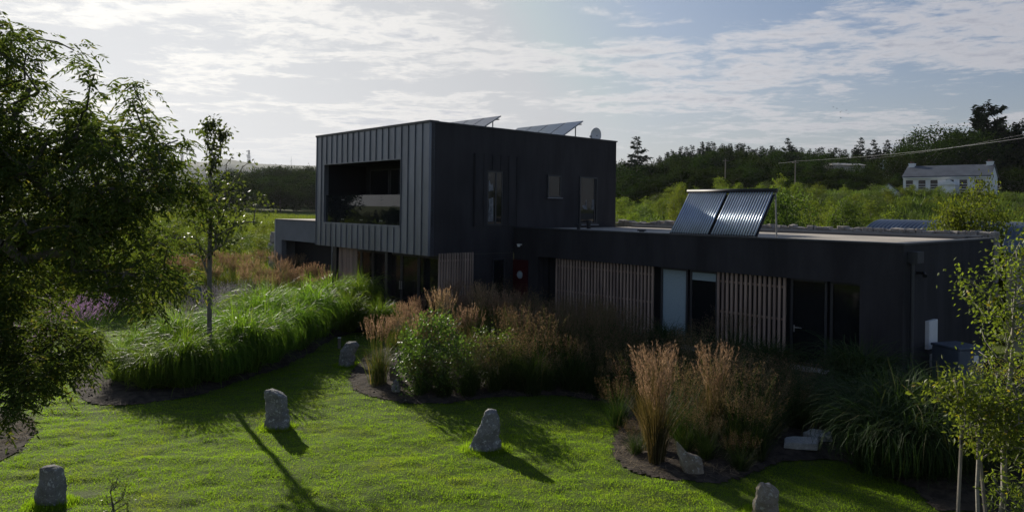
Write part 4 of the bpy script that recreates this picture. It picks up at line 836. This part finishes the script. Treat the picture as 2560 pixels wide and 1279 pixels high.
for i, (px, dx) in enumerate(((2392, 14), (2470, -12))):
    b = G(px, 1340); o = thing('tree_stake', ['leaning wooden stake on the left of the sapling', 'leaning wooden stake on the right of the sapling'][i], 'stake', (b[0], b[1], 0)); MB().tube((0, 0, 0), (dx*.008, .1, 1.35), .022, .02, n=8).build('pole', M['wood'], o); MB().tube((dx*.0066, .08, 1.12), (dx*.0071, .086, 1.19), .027, .027, n=8).build('tie', M['black'], o)
shrub('goldenrod', 'yellow flowering goldenrod in front of the cabinet', 'flowering plant', 2470, 1075, [(2400, 940), (2450, 905), (2520, 900), (2580, 920), (2560, 950), (2480, 960)], 45, M['gold'], .03, .4, 26, .06, 41, .3, .01)
# ------------------------------------------------------------------ the land beyond
def ground_z(x, y): return float(terrain(np.array([x]), np.array([y]))[0])
def broad_proto(name, H, Wd, ntip, per, mat, leaf, asp, base=.12, shape='dome', seed=1, spread=.3, trunk=.2, cat='tree', bark='bark'):
    rs_ = np.random.default_rng(seed); pts = []; lob = [(rs_.uniform(0, 6.28), rs_.uniform(.35, .95), rs_.uniform(.15, .45)) for _ in range(6)]
    while len(pts) < ntip:
        q = rs_.uniform(-1, 1, 3); r = np.linalg.norm(q)
        if r > 1 or r < .35: continue
        a = math.atan2(q[1], q[0]); k = 1+sum(w*math.cos((i+1)*a+ph)*.25 for i, (ph, _, w) in enumerate(lob))
        if shape == 'column': k *= 1-.35*max(q[2], 0)
        zz = base*H+(q[2]*.5+.5)*H*(1-base)
        if shape == 'dome': zz = base*H+(q[2]*.5+.5)**.8*H*(1-base)
        pts.append((q[0]*k*Wd/2, q[1]*k*Wd/2, min(zz, H)*rs_.uniform(.94, 1.03)))
    rr = random.Random(seed); nodes, par, tips = grow(pts, (0, 0, 0), (0, 0, H*.6), 5, H*.012, rng=rr)
    o = thing(name, None, cat); V, Fc = limbs(nodes, par, tips, .012*H/5, trunk, 4); mesh_np('trunk', V, Fc, M[bark], o, True)
    V, Fc = leaf_cloud([nodes[i] for i in tips], per, spread, leaf, asp, rs_, flat=.75); V[:, 2] = np.maximum(V[:, 2], .02); mesh_np('crown', V, Fc, mat, o); return o
def conifer_proto(name, H, Wd, seed, ragged=.25, tiers=20, mat=None, base=.05, plate=False):
    rs_ = np.random.default_rng(seed); P, D = [], []; bn = []
    for i in range(tiers):
        f = i/(tiers-1); z0 = H*(base+(1-base)*f); rad_ = Wd/2*((1-f)**(.8 if not plate else .45)+.04); nb = 7 if f < .8 else 5
        if plate and rs_.random() < .08: continue
        for b_ in range(nb):
            a = rs_.uniform(0, 6.283); L = rad_*rs_.uniform(1-ragged*1.6, 1+ragged); dr = rs_.uniform(-.28, .12) if not plate else rs_.uniform(-.08, .3)
            bn.append(((0, 0, z0), (L*math.cos(a), L*math.sin(a), z0+L*dr))); k = max(6, int(L/H*(240 if not plate else 420)))
            s = rs_.random(k)**.7; X = np.stack([np.cos(a)*L*s, np.sin(a)*L*s, z0+L*s*dr+.04*H*s*s], 1)+rs_.normal(0, .011*H, (k, 3))*np.array([1.3, 1.3, .7])
            P.append(X); dd = np.stack([np.full(k, math.cos(a)), np.full(k, math.sin(a)), np.full(k, -.25)], 1)+rs_.normal(0, .6, (k, 3))*np.array([1, 1, .45]); D.append(dd)
    V, Fc = slivers(np.concatenate(P), np.concatenate(D), .055*H, .018*H, rs_)
    o = thing(name, None, 'tree'); mesh_np('crown', V, Fc, mat or M['conif'], o)
    m = MB(); m.tube((0, 0, 0), (0, 0, H*(.97 if not plate else .86)), H*.018, H*.003, 6)
    for a_, b_ in bn[::2]: m.tube(a_, b_, H*.003, H*.001, 4, False)
    m.build('trunk', M['bark'], o); return o
def setat(pl, px, Y, rz=None, sc=1., label=None, group=None, sz=None, dz=0.):
    x = AT(px, 500, Y)[0]; return pl.put((x, Y, ground_z(x, Y)-.05+dz), random.uniform(0, 6.28) if rz is None else rz, sc, label, group, sz)
PRS = dict(
    w=[Placer(broad_proto('woodland_tree', 10, wd, 80, 100, M['wood1'], .34, .62, .04, 'dome', s, .55)) for s, wd in ((51, 9), (52, 11), (53, 8))],
    c=[Placer(conifer_proto('spruce_tree', 10, wd, s, rg)) for s, wd, rg in ((61, 4.2, .25), (62, 5, .35), (63, 3.2, .2))],
    a=[Placer(broad_proto('scrub_sapling', 3.2, 2.2, 55, 48, M['scrubA'], .12, .5, .06, 'column', s, .17, .03, 'sapling')) for s in (71, 72)],
    b=[Placer(broad_proto('scrub_bush', 2.6, 2.9, 55, 48, M['scrubB'], .12, .55, .03, 'dome', s, .19, .03, 'bush')) for s in (73, 74)],
    g=[Placer(broad_proto('willow_bush', 2.4, 2.4, 45, 50, M['scrubC'], .13, .35, .03, 'dome', s, .18, .03, 'bush')) for s in (75,)])
LB = dict(w='dark rounded woodland tree in the belt beyond the scrub', c='dark spruce rising from the woodland skyline', a='bright young sapling in the thicket behind the wing', b='mid green bush in the thicket behind the wing', g='grey green willow bush in the thicket behind the wing')
def pick(k, i): return PRS[k][i % len(PRS[k])]
# thicket behind the wing, rows from near to far
i = 0
for Y, hs, n in ((37, .95, 16), (42, 1.0, 18), (48, .98, 21), (55, .95, 23), (63, 1.0, 25), (72, .9, 27), (82, .86, 30), (92, .88, 34)):
    for k in range(n):
        px = 1480+(2700-1480)*(k+random.uniform(.1, .9))/n; Yk = Y*random.uniform(.94, 1.06); x = AT(px, 500, Yk)[0]
        d = np.array([x, Yk, 0])-UV_O; u_, v_ = d@Uv, d@Vv
        if 9 < u_ < 23.5 and -26 < v_ < -3.5: continue
        kd = random.choices('abg', (5, 3.4, 1.2))[0]; i += 1
        s = hs*random.uniform(.72, 1.2)*(1.0 if Y > 45 else .95)
        if 2225 < px < 2515 and Y >= 72: s *= .68          # the farmhouse looks out over a lower stretch
        setat(pick(kd, i), px, Yk, sc=s*random.uniform(.95, 1.25), sz=s*(1.25 if random.random() < .10 else 1), label=LB[kd], group='young thicket behind the wing')
# left meadow scrub
LL = dict(a='pale yellow green sapling on the meadow left of the annex', b='low green bush on the meadow left of the annex', g='grey green bush on the meadow left of the annex')
for Y, n in ((46, 6), (53, 8), (62, 9), (74, 10), (92, 9)):
    for k in range(n):
        px = 380+(800-380)*(k+random.uniform(0, 1))/n; kd = random.choices('abg', (5, 3, .6))[0]; i += 1
        s = random.uniform(.5, .82)*(.85 if Y > 80 else 1); setat(pick(kd, i), px, Y*random.uniform(.95, 1.05), sc=s*1.2, sz=s, label=LL[kd], group='meadow scrub left of the annex')
for k in range(20):
    px = -80+k*27+random.uniform(-12, 12); Y = random.uniform(26, 44); kd = random.choice('ab'); i += 1
    s = random.uniform(.7, 1.15); setat(pick(kd, i), px, Y, sc=s, label='bush glimpsed through the big tree at the left edge', group='bushes behind the left tree')
# woodland belt on the right hillside
SKX = [1500, 1560, 1640, 1700, 1760, 1850, 1950, 2050, 2200, 2300, 2700]; SKY_ = [400, 388, 392, 378, 364, 368, 372, 378, 382, 384, 384]
for Y, n, s0, p0, p1 in ((116, 15, 62, 1500, 2240), (130, 17, 42, 1500, 2260), (146, 17, 26, 1500, 2300), (168, 18, 12, 1500, 2300), (195, 26, 1, 1520, 2700)):
    for k in range(n):
        px = p0+(p1-p0)*(k+random.uniform(.1, .9))/n; i += 1; x = AT(px, 500, Y)[0]
        H = AT(px, np.interp(px, SKX, SKY_)+s0+abs(random.gauss(0, 11)), Y)[2]-ground_z(x, Y); s = H/10
        setat(pick('w', i), px, Y, sc=s*random.uniform(.85, 1.25), sz=s, label=LB['w'], group='woodland belt on the hillside')
for k in range(76):
    px = 1640+(2300-1640)*(k+random.uniform(0, 1))/76; i += 1; Y = random.uniform(205, 228); x = AT(px, 500, Y)[0]; s = (AT(px, np.interp(px, SKX, SKY_)+2+random.uniform(-10, 9), Y)[2]-ground_z(x, Y))/10
    setat(pick('c', i), px, Y, sc=s*random.uniform(.8, 1.1), sz=s, label=LB['c'], group='spruces along the skyline')
c1 = Placer(conifer_proto('old_conifer', 14, 8.5, 81, .42, 15, plate=False))
for px, top, Y, lb in ((1592, 347, 150, 'wide old conifer standing tallest just right of the upper box'), (1968, 349, 215, 'spiky conifer above the woodland midway along the skyline'), (2150, 348, 215, 'broad spiky conifer first of the four left of the dark grove'), (2183, 353, 215, 'thin crooked conifer second of the four left of the dark grove'), (2215, 354, 215, 'open topped conifer third of the four left of the dark grove'), (2257, 352, 200, 'slim dark conifer touching the left shoulder of the dark grove')):
    x = AT(px, 500, Y)[0]; H = AT(px, top, Y)[2]-ground_z(x, Y); setat(c1, px, Y, sc=H/14*(1.0 if px < 1600 else .8), sz=H/14, label=lb, group='old conifers on the skyline')
# dark grove on the right with the tall cedar
gr = Placer(broad_proto('grove_tree', 18, 20, 150, 90, M['wood1'], .5, .6, .03, 'dome', 91, .95, .4))
for px, top, Y, w, lb in ((2300, 366, 138, .62, 'rounded grove tree at the left shoulder of the dark grove'), (2365, 330, 145, .8, 'tall grove tree left of the cedar'), (2430, 322, 150, .9, 'tall dense grove tree under the cedar'), (2510, 352, 146, .8, 'grove tree right of the cedar and behind the white chimney'), (2590, 372, 140, .8, 'grove tree cut by the right edge'), (2690, 380, 140, .8, 'grove tree beyond the right edge'), (2250, 398, 134, .42, 'low grove tree beside the little pale gable'), (2560, 430, 122, .5, 'low dark tree right of the white farmhouse'), (2640, 420, 122, .5, 'low dark tree at the far right of the farmhouse')):
    x = AT(px, 500, Y)[0]; H = AT(px, top, Y)[2]-ground_z(x, Y); setat(gr, px, Y, sc=w*1.08, sz=(H+1.2)/18.4, label=lb, group='dark grove behind the farmhouse')
cd = Placer(conifer_proto('cedar_tree', 17, 10, 95, .5, 13, base=.35, plate=True))
for px, top, Y, lb, k in ((2462, 262, 142, 'tall dark cedar with layered branches standing above the grove', 1.05), (2550, 306, 140, 'wind bent conifer at the right edge beside the cedar', .8)):
    x = AT(px, 500, Y)[0]; H = AT(px, top, Y)[2]-ground_z(x, Y); setat(cd, px, Y, sc=H/17*.72*k, sz=H/17, label=lb, group='conifers above the grove', rz=1.)
# woodland belt on the left and trees out to the side that show in the balcony glass
for Y, n, top, p0, p1 in ((225, 14, 420, 560, 860), (200, 12, 432, 560, 860), (178, 13, 452, 420, 860), (168, 10, 472, 400, 860), (240, 9, 455, 380, 600)):
    for k in range(n):
        px = p0+(p1-p0)*(k+random.uniform(.2, .8))/n; x = AT(px, 500, Y)[0]; H = AT(px, top+random.uniform(-8, 10)+(14 if px < 650 and Y > 190 else 0), Y)[2]-ground_z(x, Y); i += 1
        setat(pick('w', i), px, Y*random.uniform(.98, 1.02), sc=H/10*1.1, sz=H/10, label='hazy woodland tree beyond the meadow on the left', group='woodland beyond the meadow')
for k in range(30):
    a = rad(-92+k*1.25); rr = random.uniform(80, 90); x = rr*math.sin(a)-5; y = rr*math.cos(a)+20; i += 1; s = random.uniform(.26, .40) if math.degrees(a) < -65.8 else random.uniform(.65, .9)
    pick('w' if k % 3 else 'c', i).put((x, y, 0), random.uniform(0, 6), s*1.2, 'tree out to the left seen only in the balcony glass', 'trees reflected in the balcony glass', s)
# two fuller garden trees behind the wing
ft = Placer(broad_proto('garden_tree', 5, 4.2, 150, 62, M['scrubA'], .13, .55, .05, 'column', 101, .24, .07)); fd = Placer(broad_proto('broadleaf_tree', 5, 4, 130, 58, M['scrubB'], .16, .62, .05, 'dome', 103, .24, .07))
for pl, px, top, Y, w, lb in ((ft, 2430, 432, 23.4, .62, 'tall yellow green tree standing over the barn roof'), (ft, 2345, 556, 24.3, .34, 'small yellow green tree poking over the barn ridge'), (ft, 2385, 505, 23.9, .5, 'leafy tree left of the tall yellow green one over the barn roof'), (ft, 2490, 505, 22.9, .55, 'leafy tree right of the tall yellow green one over the barn roof'), (fd, 1950, 458, 36, .72, 'deep green tree just right of the solar tube collector'), (fd, 2120, 482, 41, .5, 'dark green bush tree midway between collector and barn'), (ft, 1700, 458, 62, .6, 'pale tall sapling rising behind the collector'), (fd, 1890, 480, 34, .5, 'green tree partly hidden by the collector')):
    x = AT(px, 500, Y)[0]; g = ground_z(x, Y); H = AT(px, top, Y)[2]-g; setat(pl, px, Y, sc=w, sz=H/5.1, label=lb, group='trees behind the wing')
# undergrowth between the saplings
def under(name, label, region, N, h, mats, w):
    x, y = [], []
    while len(x) < N:
        Y = math.sqrt(RNG.uniform(region[2]**2, region[3]**2)); px = RNG.uniform(region[0], region[1]); X = AT(px, 500, Y)[0]; d = np.array([X, Y, 0])-UV_O; u_, v_ = d@Uv, d@Vv
        if (-1 < u_ < 11.5 and -14 < v_ < 15.5) or (14 < u_ < 22.5 and -26 < v_ < -4): continue
        x.append(X); y.append(Y)
    x = np.array(x); y = np.array(y); z0 = terrain(x, y); P = np.stack([x, y, z0], 1)+RNG.normal(0, .05, (N, 3)); D = RNG.normal(0, .45, (N, 3)); D[:, 2] = 1
    s = .7+.7*vnoise(x, y, .25, 4); V, Fc = slivers(P, D, h*s, w); tag(mesh_np(name, V, Fc, mats), label, 'undergrowth', kind='stuff')
under('meadow_grass', 'long pale grass of the meadow left of the annex', (300, 850, 34, 150), 42000, .55, M['scrubA'], .07)
under('undergrowth', 'rough green undergrowth between the saplings behind the wing', (1450, 2700, 30, 118), 30000, .9, M['scrubB'], .16)
under('rough_grass', 'rough grass beyond the lawn behind the big left tree', (-200, 480, 26, 60), 22000, .40, M['scrubA'], .05)

# distant hills with masts
prof = [(-1500, 420), (-600, 412), (0, 410), (300, 408), (430, 405), (470, 405), (520, 405), (545, 402), (560, 397), (578, 396), (592, 402), (640, 409), (700, 412), (850, 416), (1100, 430), (1500, 470), (1900, 500)]
V = []; Fc = []; m_ = 90; rows = ((2150, 0.), (2300, .35), (2450, .8), (2600, 1.), (2900, .8), (3300, 0))
pxs = np.linspace(-1500, 1900, m_)
for Y, k in rows:
    for px in pxs:
        z_ = (AT(px, np.interp(px, [p[0] for p in prof], [p[1] for p in prof]), 2600)[2])*k; V.append((AT(px, 500, 2600)[0], Y, max(z_, 0)+(3*math.sin(px*.09)+2*math.sin(px*.31))*k*(k < 1)))
Fc = [[r*m_+c, r*m_+c+1, (r+1)*m_+c+1, (r+1)*m_+c] for r in range(len(rows)-1) for c in range(m_-1)]
M['hill'] = pbr('hill_heath', (.07, .085, .05), .95, var=.3, vscale=.006, spec=.1)
tag(mesh_np('hills', V, Fc, M['hill'], smooth=True), kind='structure')
def mast(px, top, bot, wide, label, kind):
    b = AT(px, bot+1, 2600); H = (bot-top)*2600/F+4; o = thing('radio_mast', label, 'mast', tuple(b), group='masts on the far hill'); m = MB(); w = wide*2600/F/2
    if kind == 'lattice':
        for sx in (-1, 1):
            for sy in (-1, 1): m.tube((sx*w, sy*w, 0), (sx*w*.35, sy*w*.35, H), .7, .6, 4)
        n = 7
        for k in range(n):
            f0, f1 = k/n, (k+1)/n; a = w*(1-.65*f0); c = w*(1-.65*f1)
            for sy in (-1, 1): m.tube((-a, sy*a, H*f0), (c, sy*c, H*f1), .45, n=4); m.tube((a, sy*a, H*f0), (-c, sy*c, H*f1), .45, n=4); m.tube((-a, sy*a, H*f0), (a, sy*a, H*f0), .45, n=4)
        m.build('tower', M['steelgrey'], o); d = MB()
        for k, z_ in enumerate((.45, .6, .75, .9)): d.tube((w*.9*(-1)**k, -w, H*z_), (w*.9*(-1)**k, -w-2, H*z_), 2.4, n=10)
        for k, dd in enumerate((.45, .6, .75, .9)): pass
        d.box((-w*1.4, -w*1.2, H*.48), (w*1.4, w*1.2, H*.50)); d.build('antenna_platform', M['steelgrey'], o)
    else: m.tube((0, 0, 0), (0, 0, H), .8, .35, 6).tube((0, 0, H*.6), (12, 0, 0), .12, n=3).tube((0, 0, H*.6), (-12, 0, 0), .12, n=3); m.build('tower', M['steelgrey'], o)
mast(455, 376, 404, 6, 'open lattice mast furthest left on the hazy hill', 'lattice'); mast(482, 374, 404, 1, 'thin needle mast between the two lattice masts', 'pole'); mast(622, 377, 408, 7, 'dish laden lattice mast right of the young tree', 'lattice'); mast(637, 400, 410, 1, 'short pole beside the dish laden mast', 'pole'); mast(728, 392, 413, 1, 'thin needle mast over the woodland left of the house', 'pole')

# farmhouse and neighbours on the hillside
def gabled(label, cx, cy, z0, L, Dp, He, Hr, rz, wins, chim, name='farmhouse', wm='whitewash', cat='house'):
    o = thing(name, label, cat, (cx, cy, z0), rz); m = MB()
    m.prism([(-L/2, -Dp/2, -1), (-L/2, Dp/2, -1), (-L/2, Dp/2, He), (-L/2, 0, Hr), (-L/2, -Dp/2, He)], (L, 0, 0)); m.build('wall', M[wm], o)
    for sg in (-1, 1):
        r_ = MB(); a = math.atan2(Hr-He, Dp/2); e = .3
        p0 = (-L/2-.12, sg*(Dp/2+e*math.cos(a)), He-e*math.sin(a)+.05); p1 = (-L/2-.12, 0, Hr+.05)
        r_.prism([p0, p1, (p1[0], p1[1], p1[2]+.16), (p0[0], p0[1], p0[2]+.16)] if sg < 0 else [p1, p0, (p0[0], p0[1], p0[2]+.16), (p1[0], p1[1], p1[2]+.16)], (L+.24, 0, 0)); rf = r_.build('roof', M['slate'], o)
    MB().box((-L/2, -Dp/2-.36, He-.22), (L/2, -Dp/2-.24, He-.10)).build('gutter', M['white'], o)
    for x, zz, w, h in wins:
        f = MB().box((x-w/2-.06, -Dp/2-.05, zz-.06), (x-w/2, -Dp/2+.02, zz+h+.06)).box((x+w/2, -Dp/2-.05, zz-.06), (x+w/2+.06, -Dp/2+.02, zz+h+.06)).box((x-w/2, -Dp/2-.05, zz+h), (x+w/2, -Dp/2+.02, zz+h+.06)).box((x-w/2, -Dp/2-.05, zz+h/2-.03), (x+w/2, -Dp/2+.02, zz+h/2+.03)).build('window', M['white'], o)
        MB().box((x-w/2, -Dp/2-.02, zz), (x+w/2, -Dp/2-.006, zz+h)).build('pane', M['glass'], f); MB().box((x-w/2-.1, -Dp/2-.12, zz-.16), (x+w/2+.1, -Dp/2-.003, zz-.063)).build('sill', M['whitewash'], f)
    for x in chim:
        c_ = MB().box((x-.4, -.4, Hr-1.2), (x+.4, .4, Hr+.5)).box((x-.45, -.45, Hr+.5), (x+.45, .45, Hr+.6)).build('chimney', M['whitewash'], o); MB().tube((x-.15, 0, Hr+.6), (x-.15, 0, Hr+.9), .11, n=8).tube((x+.15, 0, Hr+.6), (x+.15, 0, Hr+.85), .11, n=8).build('pot', M['red'], c_)
    return o
pL, pR = AT(2258, 441, 109), AT(2476, 441, 101.6); cL = (pL+pR)/2; rz = math.atan2(pR[1]-pL[1], pR[0]-pL[0]); LL_ = float(np.linalg.norm((pR-pL)[:2]))
z0 = 6.0; He = float(cL[2])-z0; Dp = 6.2; dx, dy = -math.sin(rz)*Dp/2, math.cos(rz)*Dp/2
wx = [(px-2367)/218*LL_ for px in (2275, 2308, 2339, 2379, 2412, 2450)]
o = gabled('long white farmhouse with slate roof and two gable chimneys on the hillside', cL[0]+dx, cL[1]+dy, z0, LL_, Dp, He, He+1.6, rz, [(x, He-1.75, .95, 1.25) for x in wx]+[(x, .5, .95, 1.35) for x in wx if abs(x-wx[3]) > .5], (-LL_/2+.5, LL_/2-.5))
pc = MB(); pc.box((wx[3]-.9, -Dp/2-1.2, -.5), (wx[3]+.9, -Dp/2-.003, 2.1)); pc.prism([(wx[3]-1.1, -Dp/2-1.4, 2.1), (wx[3]+1.1, -Dp/2-1.4, 2.1), (wx[3], -Dp/2-1.4, 2.9)], (0, 1.39, 0)); pc.build('porch', M['whitewash'], o)
def small(label, px, yy, Y, L, Dp, He, Hr, rz, name='cottage', wm='whitewash'):
    p = AT(px, yy, Y); return gabled(label, p[0], p[1], p[2]-Hr, L, Dp, He, Hr, rz, [(0, .9, .8, 1.1)], (), name, wm)
small('little white gabled shed left of the farmhouse', 2222, 462, 98, 4.5, 3.0, 1.6, 2.9, rad(62), 'shed')
small('pale gabled cottage with dark roof among the trees above the farmhouse', 2222, 399, 150, 6, 3.4, 1.7, 3.3, rad(50))
p = AT(2110, 408, 165); o = thing('long_shed', 'long low pale roofed shed among the hillside trees', 'shed', (p[0], p[1], p[2]-3.2)); MB().box((-3.3, -3, -1), (3.3, 3, 2.6)).build('wall', M['concrete'], o); MB().prism([(-3.5, -3.4, 2.6), (-3.5, 3.4, 2.6), (-3.5, 0, 3.2)], (7.0, 0, 0)).build('roof', M['concrete'], o); MB().tube((-1.5, -.5, 3.0), (-1.5, -.5, 3.35), .2, n=8).build('vent', M['steelgrey'], o)
# curved corrugated barns
def barn(label, u0, v0, ln, wid, ze, rise, pitch, amp):
    o = thing('barn', label, 'barn', tuple(HW(u0, v0, 0)), AL, 'curved corrugated barns behind the wing'); n = int(ln/pitch*5); na = 18; ph = np.arange(n+1)*pitch/5; V = []
    Rr = (wid*wid/4+rise*rise)/(2*rise); th = math.asin(wid/2/Rr)
    for y in ph:
        d = amp*math.sin(2*math.pi*y/pitch)
        for k in range(na+1):
            a = -th+2*th*k/na; V.append((wid/2+math.sin(a)*(Rr+d), -y, ze+rise-Rr+math.cos(a)*(Rr+d)))
    Fc = [[r*(na+1)+c, r*(na+1)+c+1, (r+1)*(na+1)+c+1, (r+1)*(na+1)+c] for r in range(n) for c in range(na)]
    mesh_np('roof', V, Fc, M['corr'], o, True)
    m = MB(); m.box((.15, -ln+.1, 0), (wid-.15, -.1, ze-.05)); m.build('wall', M['concrete'], o)
    for y in (0, -ln): 
        pts = [(.1, y-.12*(1 if y == 0 else -1), ze-.05)]+[(wid/2+math.sin(-th+2*th*k/12)*(Rr-.06), y-.12*(1 if y == 0 else -1), ze+rise-Rr+math.cos(-th+2*th*k/12)*(Rr-.06)) for k in range(13)]+[(wid-.1, y-.12*(1 if y == 0 else -1), ze-.05)]
        MB().poly(pts).build('gable', M['corr'], o)
barn('long barn with a curved corrugated roof behind the rubble wall', 15., -7.3, 14, 5.4, 2.70, 1.0, .155, .028)
barn('nearer curved corrugated barn at the right edge behind the birch', 12.0, -12.95, 6, 2.7, 2.82, .85, .13, .022)
o = thing('yard_wall', 'pale rendered yard wall glimpsed behind the birch', 'wall', tuple(HW(11.4, -13.4, 0)), AL); MB().box((0, -4, 0), (.2, 0, 1.75)).build('wall_panel', M['concrete'], o); MB().box((-.03, -4, 1.752), (.23, 0, 1.81)).build('coping', M['concrete'], o)
# rubble walls
def rubble(label, u, v0, v1, z0, z1, t, s, seed, curve=0):
    rs_ = random.Random(seed); bm = bmesh.new(); v = v0; rows = int((z1-z0)/s)
    for r in range(rows+1):
        v = v0
        while v < v1:
            w = s*rs_.uniform(.9, 2.0)*(1 if r < rows else .8); h = s*rs_.uniform(.85, 1.15)*(1 if r < rows else rs_.uniform(.35, .95)); zz = z0+r*s
            cu = u+curve*math.sin((v-v0)/(v1-v0)*3)
            p = HW(cu, v+w/2, zz+h/2); mt = Matrix.Translation(tuple(p)) @ Matrix.Rotation(AL+rs_.uniform(-.1, .1), 4, 'Z') @ Matrix.Diagonal((t, w*.97, h, 1))
            bmesh.ops.create_cube(bm, size=1, matrix=mt); v += w
    bmesh.ops.bevel(bm, geom=list(bm.edges), offset=.018, segments=1, affect='EDGES')
    for q in bm.verts: q.co += Vector((mnoise.noise(q.co*5), mnoise.noise(q.co*5+Vector((9, 0, 0))), mnoise.noise(q.co*5+Vector((0, 9, 0)))))*s*.28
    me = bpy.data.meshes.new('stone_wall'); bm.to_mesh(me); bm.free(); me.materials.append(M['rubble']); o = bpy.data.objects.new('stone_wall', me); COL.objects.link(o)
    tag(o, label, 'stone wall')
rubble('rough grey rubble wall running along the back of the wing roof', UD+.42, -13.1, 1.2, 1.56, 3.37, .42, .2, 3)
rubble('low rubble wall of upright stones left of the annex', 4.2, 15.0, 21.5, 0, 1.1, .5, .28, 5)
rubble('taller rubble wall stump behind the young tree', 5.4, 20.6, 23.4, 0, 2.1, .8, .42, 6)
# cable poles, wires and birds
def pole(px, yt, yb, Y, label):
    b = AT(px, yb, Y); H = (yb-yt)*Y/F; o = thing('utility_pole', label, 'pole', (b[0], b[1], b[2]), group='cable poles on the hillside'); MB().tube((0, 0, -2), (0, 0, H), .10, .08, 8).build('pole', M['wood'], o); MB().box((-.4, -.05, H-.35), (.4, .05, H-.25)).build('crossarm', M['wood'], o)
pole(1988, 401, 446, 100, 'pale utility pole where the long wire starts'); pole(1813, 397, 452, 118, 'utility pole standing left of the one with the long wire')
def wire(label, pts, r=.009):
    m = MB(); q = [AT(*p) for p in pts]
    for a, b_ in zip(q[:-1], q[1:]): m.tube(a, b_, r, n=5, cap=False)
    tag(m.build('wire', M['steelgrey']), label, 'wire')
def cat(p0, p1, sag, n=16):
    r_ = []
    for k in range(n+1):
        f = k/n; r_.append((p0[0]+(p1[0]-p0[0])*f, p0[1]+(p1[1]-p0[1])*f+sag*4*f*(1-f), p0[2]+(p1[2]-p0[2])*f))
    return r_
wire('long sagging wire running from the pole to the upper right edge', cat((1988, 403, 100), (2640, 332, 48), 9)); wire('fainter second wire above the long one', cat((2160, 398, 90), (2640, 318, 55), 8), .005); wire('short wire running left from the pole', cat((1988, 403, 100), (1945, 408, 104), 1, 4))
def bird(px, py, Y, s, rz, flap, label, group):
    o = thing('bird', label, 'bird', tuple(AT(px, py, Y)), rz, group); m = MB()
    c = [(-.5, 0, 0, .02), (-.35, 0, 0, .06), (-.05, 0, .01, .10), (.25, 0, .02, .08), (.38, 0, .04, .05), (.5, 0, .03, .005)]; V = []; n = 8
    for x, y, z_, r_ in c:
        for k in range(n): a = 2*math.pi*k/n; V.append((x*s, math.cos(a)*r_*s, z_*s+math.sin(a)*r_*s))
    Fc = [[i_*n+k, i_*n+(k+1) % n, (i_+1)*n+(k+1) % n, (i_+1)*n+k] for i_ in range(len(c)-1) for k in range(n)]
    mesh_np('body', V, Fc, M['black'], o, True)
    for sg in (-1, 1):
        a, b_ = .45*s, .95*s; z1 = a*math.sin(flap); z2 = z1+(b_-a)*math.sin(flap-.5); m = MB()
        m.prism([(.22*s, 0, .03*s), (.20*s, sg*a, z1), (-.12*s, sg*a, z1), (-.15*s, 0, .03*s)], (0, 0, .012*s)); m.prism([(.20*s, sg*a, z1), (-.10*s, sg*b_, z2), (-.18*s, sg*b_*.9, z2), (-.12*s, sg*a, z1)], (0, 0, .01*s)); m.build('wing', M['black'], o)
for k, (px, py, s, rz_, fl) in enumerate(((2273, 353, .55, .6, .5), (2289, 341, .5, 2.2, -.3), (2284, 350, .42, 1.3, .8), (2295, 352, .5, .2, .2))):
    bird(px, py, 100, s, rz_, fl, ['dark bird with angled wings lowest beside the slim conifer', 'dark bird highest above the left shoulder of the grove', 'small dark bird with raised wings over the grove', 'dark gliding bird just touching the grove edge'][k], 'birds by the grove')
for k, (px, py) in enumerate(((2083, 268), (2107, 261), (2092, 271), (2104, 278), (2101, 281), (2116, 276), (2120, 285), (2102, 294))): bird(px, py, 180, .42, k*1.3, .4-.2*(k % 4), 'tiny distant bird of the loose flock in the open sky', 'distant flock in the sky')

# thin evening air over the whole scene
hz, t = M_('haze_air'); hz.node_tree.nodes.clear(); t = NT(hz.node_tree); pv_ = t.n('ShaderNodeVolumePrincipled'); pv_.inputs['Density'].default_value = .00006; pv_.inputs['Color'].default_value = (.86, .90, 1, 1); pv_.inputs['Anisotropy'].default_value = .3
t.l(pv_.outputs[0], t.n('ShaderNodeOutputMaterial').inputs['Volume'])
tag(MB().box((-3700, -3700, -6), (3700, 3700, 190)).build('haze', hz), kind='stuff')
